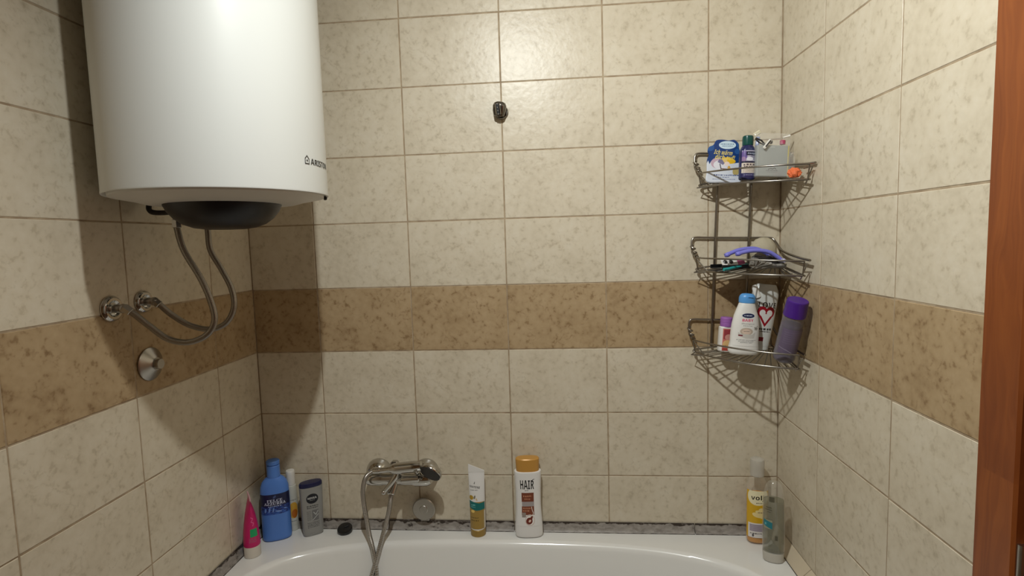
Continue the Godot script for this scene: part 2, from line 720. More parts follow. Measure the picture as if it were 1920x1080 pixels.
func room() -> void:
	var t := 0.10
	var g := 0.0011           # joints lie this much behind the tile faces
	var o := structure("wall_back", "cream tiled wall with a brown band behind the bathtub", "wall")
	part("backing", MB.new().box(Vector3(W + 0.4, CEIL + 0.2, t), 0.0, xf(Vector3(W / 2, CEIL / 2, -g - t / 2))).build(), M.grout, o)
	var joints := [0.0]
	for i in 5:
		joints.append(0.2121 + i * TW)
	joints.append(W)
	tile_wall(o, joints, 0.0, CEIL, Transform3D(), 3)

	o = structure("wall_left", "cream tiled wall with a brown band beside the water heater", "wall")
	part("backing", MB.new().box(Vector3(t, CEIL + 0.2, DEEP + 0.2), 0.0, xf(Vector3(-g - t / 2, CEIL / 2, DEEP / 2))).build(), M.grout, o)
	joints = [-DEEP]
	for i in range(8, -1, -1):
		joints.append(-(0.2035 + i * TW))
	joints.append(0.0)
	if joints[1] < -DEEP:
		joints.remove_at(0)
		joints[0] = -DEEP
	tile_wall(o, joints, 0.0, CEIL, Transform3D(Basis(Vector3.UP, PI / 2), Vector3.ZERO), 5)

	o = structure("wall_right", "cream tiled wall with a brown band beside the corner shelf", "wall")
	var z0 := 0.787
	part("backing", MB.new().box(Vector3(t, CEIL + 0.2, z0 + 0.1), 0.0, xf(Vector3(W + g + t / 2, CEIL / 2, z0 / 2 - 0.05))).build(), M.grout, o)
	part("plaster_panel", MB.new().box(Vector3(t, CEIL - 2.1, 0.86), 0.0, xf(Vector3(W + t / 2, (CEIL + 2.1) / 2, z0 + 0.43))).build(), M.plaster, o)
	part("plaster_panel", MB.new().box(Vector3(t, CEIL, DEEP - z0 - 0.86 + 0.1), 0.0, xf(Vector3(W + t / 2, CEIL / 2, (DEEP + z0 + 0.96) / 2))).build(), M.plaster, o)
	joints = [0.0]
	for i in 2:
		joints.append(0.2476 + i * TW)
	joints.append(z0)
	tile_wall(o, joints, 0.0, CEIL, Transform3D(Basis(Vector3.UP, -PI / 2), Vector3(W, 0, 0)), 8)

	o = structure("wall_front", "plain tan plastered wall behind the camera", "wall")
	part("plaster", MB.new().box(Vector3(W + 0.4, CEIL + 0.2, t), 0.0, xf(Vector3(W / 2, CEIL / 2, DEEP + t / 2))).build(), M.tan_plaster, o)
	o = structure("floor", "brown tiled bathroom floor", "floor")
	part("slab", MB.new().box(Vector3(W + 0.4, t, DEEP + 0.4), 0.0, xf(Vector3(W / 2, -t / 2, DEEP / 2))).build(), M.floor_tile, o)
	o = structure("ceiling", "plain white bathroom ceiling", "ceiling")
	part("slab", MB.new().box(Vector3(W + 0.4, t, DEEP + 0.4), 0.0, xf(Vector3(W / 2, CEIL + t / 2, DEEP / 2))).build(), M.plaster, o)

	# door in the right wall, its orange-brown casing at the edge of the picture
	o = structure("door_1", "orange-brown stained wooden door and casing in the right wall", "door")
	for z in [z0 + 0.0375, z0 + 0.86 - 0.0375]:
		part("casing", MB.new().box(Vector3(0.034, 2.1, 0.075), 0.004, xf(Vector3(W + 0.003, 1.05, z))).build(25), M.stained_wood, o)
	part("casing", MB.new().box(Vector3(0.034, 0.075, 0.86 - 0.15), 0.004, xf(Vector3(W + 0.003, 2.0625, z0 + 0.43))).build(25), M.stained_wood, o)
	var leaf := part("leaf", MB.new().box(Vector3(0.04, 2.02, 0.71), 0.003, xf(Vector3(W + 0.022, 1.015, z0 + 0.43))).build(25), M.stained_wood, o)
	part("hinge", MB.new().box(Vector3(0.004, 0.075, 0.022), 0.0015, xf(Vector3(W + 0.002, 0.985, z0 + 0.0865))).tube([Vector3(W - 0.004, 0.945, z0 + 0.0775), Vector3(W - 0.004, 1.025, z0 + 0.0775)], 0.0055, 12).build(30), M.satin_chrome, leaf, "pale metal hinge")

	edge_trim()


# ceramic cove strips between the walls and the tub, grey with black mould
func edge_trim() -> void:
	var n := 1024
	var h := 64
	var f := FastNoiseLite.new()
	f.seed = 77
	f.frequency = 1.0
	f.fractal_octaves = 4
	var im := Image.create(n, h, false, Image.FORMAT_RGB8)
	for y in h:
		for x in n:
			var u := 1.617 * x / n
			var w := float(y) / h
			var body := f.get_noise_2d(u * 30.0, w * 3.0)
			var blot := f.get_noise_2d(u * 22.0 + 50.0, w * 1.6 + 7.0) + 0.5 * f.get_noise_2d(u * 90.0, w * 5.0 + 3.0)
			var heavy := 0.5 * f.get_noise_2d(u * 4.0 + 11.0, 5.0)
			var c := Color8(138, 132, 126).lerp(Color8(160, 154, 148), 0.5 + body)
			var edge := 0.25 + 0.22 * f.get_noise_2d(u * 26.0, 1.0) + 0.30 * heavy
			var low_edge := 0.90 + 0.10 * f.get_noise_2d(u * 30.0, 31.0)
			if blot > 0.1:
				c = c.lerp(Color8(104, 98, 92), clampf((blot - 0.1) * 1.2, 0.0, 0.4))
			if w < edge:
				c = c.lerp(Color8(44, 34, 28), 0.9 if blot > -0.25 else 0.45)
			elif blot + heavy > 0.70:
				c = c.lerp(Color8(56, 48, 44), 0.8)
			if w > low_edge:
				c = c.lerp(Color8(34, 28, 26), 0.9)
			im.set_pixel(x, y, c)
	var m := print_mat("mouldy_ceramic", im, 0.45)
	var clean := mat("cream_ceramic", rgb8(206, 192, 168), 0.4)
	var prof := []
	for i in 8:
		var a := PI / 2.0 * i / 7.0
		# concave cove from the wall face down to the rim
		prof.append(Vector2(0.017 - 0.014 * sin(a), 0.028 * (1.0 - cos(a)) * 0.0 + 0.0295 * (1.0 - pow(cos(a), 1.6))))
	var o := structure("trim_1", "grey ceramic strip with black mould between back wall and tub", "trim")
	var cuts := [0.004, 0.41, 0.815, 1.372, 1.588]
	for k in cuts.size() - 1:
		part("strip_piece", cove(prof, cuts[k], cuts[k + 1] - 0.002, Transform3D(Basis(), Vector3(0, RIM, 0.0))), m, o)
	o = structure("trim_2", "grey mouldy ceramic strip along the left wall and tub", "trim")
	cuts = [0.02, 0.36, 0.695]
	for k in cuts.size() - 1:
		part("strip_piece", cove(prof, -cuts[k + 1], -cuts[k] - 0.002, Transform3D(Basis(Vector3.UP, PI / 2), Vector3(0, RIM, 0))), m, o)
	o = structure("trim_3", "cream ceramic strip along the right wall and tub", "trim")
	var slope := [Vector2(0.0285, 0.0), Vector2(0.0275, 0.004), Vector2(0.004, 0.0275), Vector2(0.001, 0.0285)]
	cuts = [0.0, 0.232, 0.463, 0.695]
	for k in cuts.size() - 1:
		part("strip_piece", cove(slope, cuts[k] + 0.001, cuts[k + 1] - 0.0015, Transform3D(Basis(Vector3.UP, -PI / 2), Vector3(W, RIM, 0))), clean, o)


# profile (out from the wall, up from the rim) pulled along local x
func cove(prof: Array, x0: float, x1: float, frame: Transform3D) -> ArrayMesh:
	var b := MB.new()
	var n := prof.size()
	for x in [x0, x1]:
		for i in n:
			b.add(frame * Vector3(x, prof[i].y, prof[i].x), Vector2(absf(x) / 1.617, 1.0 - float(i) / (n - 1)))
		b.add(frame * Vector3(x, 0.0, 0.0005), Vector2(absf(x) / 1.617, 1.0))
	var m := n + 1
	for i in m:
		b.quad(i, (i + 1) % m, m + (i + 1) % m, m + i)
	for i in range(1, m - 1):
		b.t.append_array(PackedInt32Array([n, (n + i) % m, (n + i + 1) % m, m + n, m + (n + i + 1) % m, m + (n + i) % m]))
	b.close(0)
	return b.build(50)


func ceiling_lamp(at: Vector3) -> void:
	var o := thing("ceiling_spotlight", "small white adjustable spotlight on the bathroom ceiling", "lamp", Vector3(at.x, CEIL, at.z))
	var axis := LAMP_AXIS.normalized()
	var head := Transform3D(Basis(Quaternion(Vector3.UP, -axis)), at - o.position + axis * -0.002)
	part("base_plate", MB.new().lathe([[0.001, -0.0005], [0.045, -0.0005], [0.045, -0.010], [0.041, -0.013], [0.001, -0.013]], 36).build(30), M.white_plastic, o)
	part("arm", MB.new().tube([Vector3(0, -0.012, 0), head * Vector3(0, 0.045, 0)], 0.006, 12).build(50), M.white_plastic, o)
	part("shade", MB.new().lathe([[0.016, 0.058], [0.026, 0.05], [0.030, 0.0], [0.028, -0.001], [0.025, 0.0], [0.024, 0.006], [0.001, 0.006]], 36, head).build(30), M.white_plastic, o)
	part("bulb", MB.new().lathe([[0.023, 0.0055], [0.023, 0.003], [0.020, 0.0012], [0.001, 0.001]], 32, head).build(30), M.lamp_glow, o)


func bathtub() -> void:
	var o := thing("bathtub", "white enamelled bathtub under the tiled wall", "bathtub")
	var x0 := 0.002
	var x1 := 1.589
	var z0 := 0.002
	var z1 := 0.70
	var c := Vector2((x0 + x1) / 2.0, 0.365)
	var angles := []
	for i in 120:
		angles.append(TAU * i / 120.0)
	for k in [Vector2(x0, z0), Vector2(x1, z0), Vector2(x1, z1), Vector2(x0, z1)]:
		angles.append(fposmod((k - c).angle(), TAU))
	angles.sort()
	var n := angles.size()
	var rings := []
	# outer faces and flat rim
	for d in [[-0.52, 0.0], [-0.006, 0.0], [-0.0018, 0.0018], [0.0, 0.006]]:
		var ring := []
		for a in angles:
			var e := Vector2.from_angle(a)
			var reach := 10.0
			if e.x > 1e-6: reach = minf(reach, (x1 - d[1] - c.x) / e.x)
			if e.x < -1e-6: reach = minf(reach, (x0 + d[1] - c.x) / e.x)
			if e.y > 1e-6: reach = minf(reach, (z1 - d[1] - c.y) / e.y)
			if e.y < -1e-6: reach = minf(reach, (z0 + d[1] - c.y) / e.y)
			ring.append(Vector3(c.x + e.x * reach, RIM + d[0], c.y + e.y * reach))
		rings.append(ring)
	# [half length, half width, height, exponent]: rolled inner edge, basin, floor
	for d in [[0.738, 0.304, 0.0005, 2.8], [0.733, 0.299, -0.0008, 2.8], [0.727, 0.293, -0.0045, 2.8], [0.722, 0.288, -0.011, 2.8], [0.718, 0.284, -0.020, 2.8], [0.706, 0.274, -0.07, 2.8], [0.68, 0.257, -0.18, 2.7], [0.645, 0.238, -0.30, 2.7], [0.60, 0.21, -0.375, 2.6], [0.52, 0.165, -0.41, 2.5], [0.2, 0.07, -0.42, 2.2], [0.002, 0.002, -0.423, 2.0]]:
		var ring := []
		for a in angles:
			var e := Vector2.from_angle(a)
			var reach := pow(pow(absf(e.x) / d[0], d[3]) + pow(absf(e.y) / d[1], d[3]), -1.0 / d[3])
			ring.append(Vector3(c.x + e.x * reach, RIM + d[2], c.y + e.y * reach))
		rings.append(ring)
	var b := MB.new()
	for ring in rings:
		for p in ring:
			b.add(p)
	for k in rings.size() - 1:
		for i in n:
			var j := (i + 1) % n
			b.quad(k * n + i, k * n + j, (k + 1) * n + j, (k + 1) * n + i)
	var under := b.add(Vector3(c.x, RIM - 0.52, c.y))
	for i in n:
		b.t.append_array(PackedInt32Array([under, (i + 1) % n, i]))
	b.close(0)
	part("basin", b.build(35), M.enamel, o)
	part("drain", MB.new().lathe([[0.001, 0.0], [0.034, 0.0], [0.036, 0.002], [0.034, 0.004], [0.001, 0.0045]], 24, xf(Vector3(1.2, RIM - 0.4215, c.y))).build(), M.chrome, o, "chrome drain")


# ---------------------------------------------------------------- water heater
func heater() -> void:
	var R := 0.217
	var at := Vector3(0.245, 0.848 + Y0, 0.506)
	var o := thing("water_heater", "white cylindrical water heater hung on the left wall", "water heater", at)
	var top := 0.80
	part("jacket", MB.new().lathe([[R - 0.008, 0.004], [R - 0.003, 0.001], [R, 0.001], [R + 0.0006, 0.004], [R, 0.008], [R, top - 0.01], [R - 0.01, top], [0.001, top]], 96).build(30), M.white_steel, o)
	part("bottom_cover", MB.new().lathe([[R - 0.009, 0.006], [R - 0.010, -0.002], [R - 0.05, -0.010], [0.15, -0.015], [0.10, -0.017], [0.001, -0.017]], 96).build(30), M.white_plastic, o)
	part("control_cover", MB.new().lathe([[0.116, -0.014], [0.116, -0.018], [0.110, -0.031], [0.098, -0.046], [0.082, -0.058], [0.062, -0.066], [0.04, -0.069], [0.001, -0.070]], 64).build(30), M.navy_plastic, o, "dark navy bowl-shaped plastic cover")
	for s in [[-28.0, 1], [205.0, 2]]:
		var a := deg_to_rad(s[0])
		part("bottom_clip", MB.new().box(Vector3(0.006, 0.008, 0.018), 0.001, Transform3D(Basis(Vector3.UP, -a), Vector3(cos(a) * (R - 0.006), -0.001, sin(a) * (R - 0.006)))).build(25), M.dark_rubber, o)
	# wall bracket
	part("wall_bracket", MB.new().box(Vector3(0.034, 0.05, 0.05), 0.003, xf(Vector3(-R - 0.0105, 0.55, 0))).build(25), M.white_steel, o)
	part("wall_bracket", MB.new().box(Vector3(0.034, 0.04, 0.05), 0.003, xf(Vector3(-R - 0.0105, 0.12, 0))).build(25), M.white_steel, o)
	# power cable at the back
	part("power_cable", MB.new().tube(smooth([Vector3(-0.215, 0.03, -0.062), Vector3(-0.222, 0.0, -0.062), Vector3(-0.222, -0.016, -0.06), Vector3(-0.208, -0.023, -0.058), Vector3(-0.17, -0.024, -0.054), Vector3(-0.12, -0.02, -0.05)]), 0.006, 8).build(60), M.dark_rubber, o)
	# printed maker's mark: house emblem and letters, bent round the jacket
	var b := MB.new()
	var l := letters("ARISTON", true)
	var p: PackedVector2Array = l[0]
	var arc := func(s: float, y: float) -> Vector3:      # s: metres along the jacket to the right of the front
		var a := -s / R
		return Vector3(cos(a) * (R + 0.0006), y, sin(a) * (R + 0.0006))
	for q in p:
		b.add(arc.call(-0.031 + q.x * 0.088, 0.058 + q.y * 0.0125))
	for i in range(0, p.size(), 3):
		b.t.append_array(PackedInt32Array([i, i + 2, i + 1]))
	var house := [Vector2(-0.5, 0.0), Vector2(0.5, 0.0), Vector2(0.5, 0.62), Vector2(0.0, 1.0), Vector2(-0.5, 0.62)]
	for k in 5:
		var ids := []
		for e in [[k, 1.0], [(k + 1) % 5, 1.0], [(k + 1) % 5, 0.74], [k, 0.74]]:
			var h: Vector2 = (house[e[0]] - Vector2(0, 0.45)) * e[1] + Vector2(0, 0.45)
			ids.append(b.add(arc.call(-0.043 + h.x * 0.0145, 0.0575 + h.y * 0.0185)))
		b.quad(ids[0], ids[1], ids[2], ids[3])
	var dot := b.add(arc.call(-0.043, 0.0575 + 0.0075))
	for i in 10:
		var a := TAU * i / 10.0
		b.add(arc.call(-0.043 + cos(a) * 0.0022, 0.0575 + 0.0075 + sin(a) * 0.0022))
	for i in 10:
		b.t.append_array(PackedInt32Array([dot, dot + 1 + i, dot + 1 + (i + 1) % 10]))
	part("maker_logo", b.build(60), M.logo_ink, o, "small dark printed logo")


func heater_connections() -> void:
	var a := smooth(lift([Vector3(0.127, 0.80, 0.50), Vector3(0.127, 0.785, 0.50), Vector3(0.139, 0.735, 0.50), Vector3(0.172, 0.674, 0.50), Vector3(0.193, 0.626, 0.503), Vector3(0.204, 0.580, 0.508), Vector3(0.187, 0.547, 0.514), Vector3(0.148, 0.532, 0.522), Vector3(0.108, 0.542, 0.532), Vector3(0.076, 0.572, 0.542), Vector3(0.053, 0.598, 0.551), Vector3(0.040, 0.611, 0.556)]), 8)
	var b := smooth(lift([Vector3(0.132, 0.80, 0.40), Vector3(0.132, 0.775, 0.40), Vector3(0.135, 0.733, 0.40), Vector3(0.159, 0.687, 0.40), Vector3(0.182, 0.641, 0.403), Vector3(0.190, 0.597, 0.410), Vector3(0.171, 0.559, 0.416), Vector3(0.134, 0.545, 0.423), Vector3(0.092, 0.557, 0.434), Vector3(0.060, 0.583, 0.447), Vector3(0.043, 0.606, 0.458), Vector3(0.034, 0.616, 0.462)]), 8)
	var says := ["braided steel hose from heater to the outlet nearer the camera", "braided steel hose from heater to the outlet nearer the corner"]
	var k := 0
	for path in [a, b]:
		var o := thing("water_hose", says[k], "hose", Vector3.ZERO, Vector3.ZERO, "braided hoses under the heater")
		part("hose", MB.new().tube(path, 0.0068, 12).build(60), M.braided_steel, o)
		var up: Vector3 = path[0]
		part("nut", MB.new().lathe([[0.0085, -0.018], [0.0098, -0.017], [0.0098, -0.001], [0.0085, 0.0]], 6, xf(up + Vector3(0, 0.004, 0))).lathe([[0.0072, 0.0], [0.0072, 0.0305]], 16, xf(up)).build(30), M.satin_chrome, o, "steel nut at the heater end")
		var last: Vector3 = path[path.size() - 1]
		var d: Vector3 = (last - path[path.size() - 4]).normalized()
		var turn := Basis(Quaternion(Vector3.UP, d))
		part("nut", MB.new().lathe([[0.0085, -0.008], [0.0098, -0.007], [0.0098, 0.009], [0.0085, 0.010]], 6, Transform3D(turn, last)).build(30), M.satin_chrome, o, "steel nut at the wall end")
		k += 1
	var valves := [[Vector3(0.0, 0.614, 0.556), 0.029, "chrome wall outlet of the heater hose nearer the camera"], [Vector3(0.0, 0.619, 0.463), 0.0265, "chrome wall outlet of the heater hose nearer the corner"]]
	for w in valves:
		var o := thing("wall_outlet", w[2], "pipe fitting", w[0] + Vector3(0, Y0, 0), Vector3(0, 0, -90), "heater outlets on the left wall")
		var r: float = w[1]
		part("rosette", MB.new().lathe([[0.0105, 0.001], [r, 0.001], [r, 0.003], [r * 0.93, 0.007], [r * 0.80, 0.010], [r * 0.62, 0.010], [r * 0.5, 0.006], [0.0105, 0.005]], 40).build(35), M.chrome, o, "round chrome cover plate")
		part("stub_pipe", MB.new().lathe([[0.0095, 0.002], [0.0095, 0.026], [0.008, 0.0285]], 20).build(30), M.satin_chrome, o)
		part("elbow", MB.new().ball(Vector3(0.0105, 0.0105, 0.0105), xf(Vector3(0, 0.029, 0))).build(60), M.satin_chrome, o)
	var o := thing("stop_valve", "round chrome stop valve on the brown band of the left wall", "valve", Vector3(0, 0.470 + Y0, 0.458), Vector3(0, 0, -90))
	part("rosette", MB.new().lathe([[0.001, 0.001], [0.039, 0.001], [0.039, 0.0035], [0.036, 0.006], [0.017, 0.017], [0.015, 0.019], [0.001, 0.019]], 48).build(28), M.satin_chrome, o, "conical chrome cover plate")
	part("knob", MB.new().lathe([[0.0125, 0.018], [0.0125, 0.027], [0.0115, 0.029], [0.001, 0.029]], 32).build(28), M.satin_chrome, o, "small round chrome cap")


# ---------------------------------------------------------------- mixer and shower
func mixer() -> void:
	var cx := 0.461
	var cy := 0.014 + Y0
	var o := thing("bath_mixer", "chrome bath mixer tap with shower cradle on the back wall", "tap", Vector3(cx, cy, 0))
	for s in [-1, 1]:
		part("rosette", MB.new().lathe([[0.001, 0.001], [0.040, 0.001], [0.041, 0.006], [0.0395, 0.014], [0.035, 0.024], [0.028, 0.033], [0.020, 0.038], [0.001, 0.039]], 40, Transform3D(Basis(Vector3.RIGHT, PI / 2), Vector3(s * 0.077, 0, 0))).build(40), M.chrome, o, "domed chrome wall cover")
	part("body", MB.new().lathe([[0.010, -0.106], [0.018, -0.103], [0.022, -0.094], [0.0235, -0.08], [0.0235, -0.052], [0.021, -0.046], [0.021, 0.046], [0.0235, 0.052], [0.0235, 0.08], [0.022, 0.094], [0.018, 0.103], [0.010, 0.106]], 36, Transform3D(Basis(Vector3.FORWARD, PI / 2), Vector3(0, -0.004, 0.050))).build(30), M.chrome, o)
	part("spout", MB.new().loft([[0.0, 0.017, 0.013], [0.02, 0.016, 0.012], [0.036, 0.0145, 0.0105], [0.044, 0.0135, 0.010], [0.046, 0.011, 0.008]], 24, Transform3D(Basis(Quaternion(Vector3.UP, Vector3(-0.12, -0.75, 0.6).normalized())), Vector3(-0.012, -0.006, 0.056))).build(35), M.chrome, o)
	part("sleeve", MB.new().lathe([[0.009, -0.028], [0.0115, -0.026], [0.0115, 0.026], [0.009, 0.028]], 28, Transform3D(Basis(Vector3.FORWARD, deg_to_rad(86)), Vector3(0.050, 0.0125, 0.093))).build(30), M.chrome, o, "bright chrome handle sleeve")
	part("lever", MB.new().tube([Vector3(0.010, 0.036, 0.086), Vector3(0.004, 0.020, 0.094), Vector3(-0.012, -0.002, 0.098), Vector3(-0.031, -0.024, 0.1)], [0.0105, 0.0098, 0.0078, 0.006], 14).ball(Vector3(0.0075, 0.0075, 0.0075), xf(Vector3(-0.033, -0.0265, 0.1005))).build(50), M.chrome, o, "chrome lever with a ball tip")
	part("cradle", MB.new().box(Vector3(0.024, 0.040, 0.024), 0.005, xf(Vector3(-0.004, 0.040, 0.070))).box(Vector3(0.014, 0.020, 0.05), 0.003, xf(Vector3(-0.004, 0.024, 0.056))).build(30), M.chrome, o, "chrome cradle block for the hand shower")
	part("cradle_fork", MB.new().tube(smooth([Vector3(0.068, 0.010, 0.056), Vector3(0.070, 0.026, 0.066), Vector3(0.070, 0.030, 0.09), Vector3(0.070, 0.046, 0.106)]), 0.006, 12).build(50), M.chrome, o, "chrome fork of the cradle")

	# hand shower lying in the cradle
	var h := thing("hand_shower", "chrome hand shower lying in the mixer cradle", "shower head")
	var left := Vector3(0.412, 0.052 + Y0, 0.092)
	var right := Vector3(0.545, 0.068 + Y0, 0.092)
	var grip := smooth([left, left.lerp(right, 0.25), left.lerp(right, 0.5), left.lerp(right, 0.75), right], 6)
	var thick := PackedFloat32Array()
	for i in grip.size():
		var u := float(i) / (grip.size() - 1)
		thick.append(0.0085 + 0.0085 * smoothstep(0.22, 0.40, u) - 0.003 * smoothstep(0.8, 1.0, u))
	part("handle", MB.new().tube(grip, thick, 24).build(50), M.chrome, h)
	var n := Vector3(-0.32, -0.556, 0.757).normalized()
	var face := Basis(Quaternion(Vector3.UP, n))
	var head_at := Vector3(0.573, 0.046 + Y0, 0.098)
	part("head", MB.new().lathe([[0.034, 0.0], [0.0352, -0.004], [0.034, -0.011], [0.029, -0.018], [0.020, -0.024], [0.008, -0.027], [0.001, -0.0275]], 40, Transform3D(face, head_at)).build(40), M.chrome, h, "chrome round shower head")
	part("spray_plate", MB.new().lathe([[0.0325, -0.001], [0.0325, 0.002], [0.030, 0.0032], [0.001, 0.0036]], 40, Transform3D(face, head_at)).build(30), M.dark_rubber, h, "dark round spray plate")

	# ribbed hose: from the handle's end down into the tub and back up to the mixer
	var path := smooth(lift([Vector3(0.412, 0.052, 0.092), Vector3(0.390, 0.047, 0.094), Vector3(0.372, 0.030, 0.097), Vector3(0.3635, -0.006, 0.099), Vector3(0.3635, -0.047, 0.098), Vector3(0.3705, -0.10, 0.100), Vector3(0.379, -0.145, 0.106), Vector3(0.3915, -0.190, 0.115), Vector3(0.403, -0.264, 0.128), Vector3(0.405, -0.38, 0.16), Vector3(0.388, -0.52, 0.22), Vector3(0.35, -0.565, 0.30), Vector3(0.32, -0.54, 0.27), Vector3(0.335, -0.44, 0.19), Vector3(0.363, -0.34, 0.150), Vector3(0.388, -0.26, 0.132), Vector3(0.404, -0.204, 0.117), Vector3(0.420, -0.142, 0.098), Vector3(0.432, -0.095, 0.085), Vector3(0.440, -0.05, 0.076), Vector3(0.4425, -0.026, 0.0755)]), 48)
	var radii := PackedFloat32Array()
	for i in path.size():
		radii.append(0.0066 + (0.00035 if i % 4 < 2 else -0.00035))
	var hose := thing("shower_hose", "ribbed chrome shower hose hanging from the mixer into the tub", "hose")
	part("hose", MB.new().tube(path, radii, 10).build(70), M.satin_chrome, hose)
	part("nut", MB.new().lathe([[0.0082, -0.010], [0.0095, -0.008], [0.0095, 0.010], [0.0085, 0.012]], 16, Transform3D(Basis(Vector3.FORWARD, -PI / 2), left + Vector3(-0.004, 0, 0))).build(30), M.chrome, hose)

	# round drain knob on the wall under the mixer
	var k := thing("overflow_knob", "round dull chrome knob on the wall below the mixer", "knob", Vector3(0.528, -0.105 + Y0, 0), Vector3(90, 0, 0))
	part("disc", MB.new().lathe([[0.001, 0.004], [0.012, 0.004], [0.012, 0.012], [0.034, 0.013], [0.0365, 0.016], [0.0365, 0.021], [0.034, 0.0235], [0.014, 0.0245], [0.012, 0.026], [0.001, 0.0265]], 48).build(30), M.satin_chrome, k)
	part("neck", MB.new().lathe([[0.02, 0.001], [0.02, 0.008], [0.012, 0.011]], 28).build(30), M.dark_rubber, k)
	part("foot", MB.new().box(Vector3(0.03, 0.02, 0.014), 0.003, xf(Vector3(0.001, 0.009, 0.034))).build(30), M.satin_chrome, k, "small foot of the knob")


func wall_hook() -> void:
	var o := thing("shower_holder", "small dark chrome shower holder high on the back wall", "holder", Vector3(0.808, 1.118 + Y0, 0))
	part("base", MB.new().lathe([[0.001, 0.0005], [0.0195, 0.0005], [0.0205, 0.004], [0.018, 0.009], [0.001, 0.010]], 32, xf(Vector3(0.004, -0.002, 0), Vector3(90, 0, 0))).build(35), M.dark_chrome, o)
	part("holder_body", MB.new().loft([[-0.020, 0.010, 0.009, 2.3], [-0.018, 0.0155, 0.012, 2.3], [-0.004, 0.0195, 0.015, 2.3], [0.010, 0.0200, 0.0155, 2.3], [0.018, 0.0165, 0.013, 2.3], [0.022, 0.009, 0.007, 2.3]], 36, xf(Vector3(0.0, 0.002, 0.022), Vector3(8, 0, -8))).build(45), M.dark_chrome, o)
	for s in [-1, 1]:
		part("jaw", MB.new().box(Vector3(0.0034, 0.031, 0.006), 0.0012, xf(Vector3(s * 0.0064 - 0.003, 0.0, 0.0375), Vector3(6, 0, 6))).build(30), M.chrome, o, "bright chrome jaw")
	for i in 4:
		part("rib", MB.new().box(Vector3(0.0062, 0.0034, 0.003), 0.0012, xf(Vector3(-0.0045 + 0.0009 * i, 0.0145 - i * 0.0095, 0.0385))).build(30), M.chrome, o, "bright chrome rib")
	part("groove", MB.new().box(Vector3(0.0095, 0.033, 0.003), 0.0008, xf(Vector3(-0.003, 0.0, 0.0362), Vector3(6, 0, 6))).build(30), M.black_plastic, o, "black slot")


# ---------------------------------------------------------------- bottles on the rim
func bottle(called: String, label: String, category: String, where: Vector3, turn: Vector3, group := "") -> Node3D:
	return thing(called, label, category, where, turn, group)


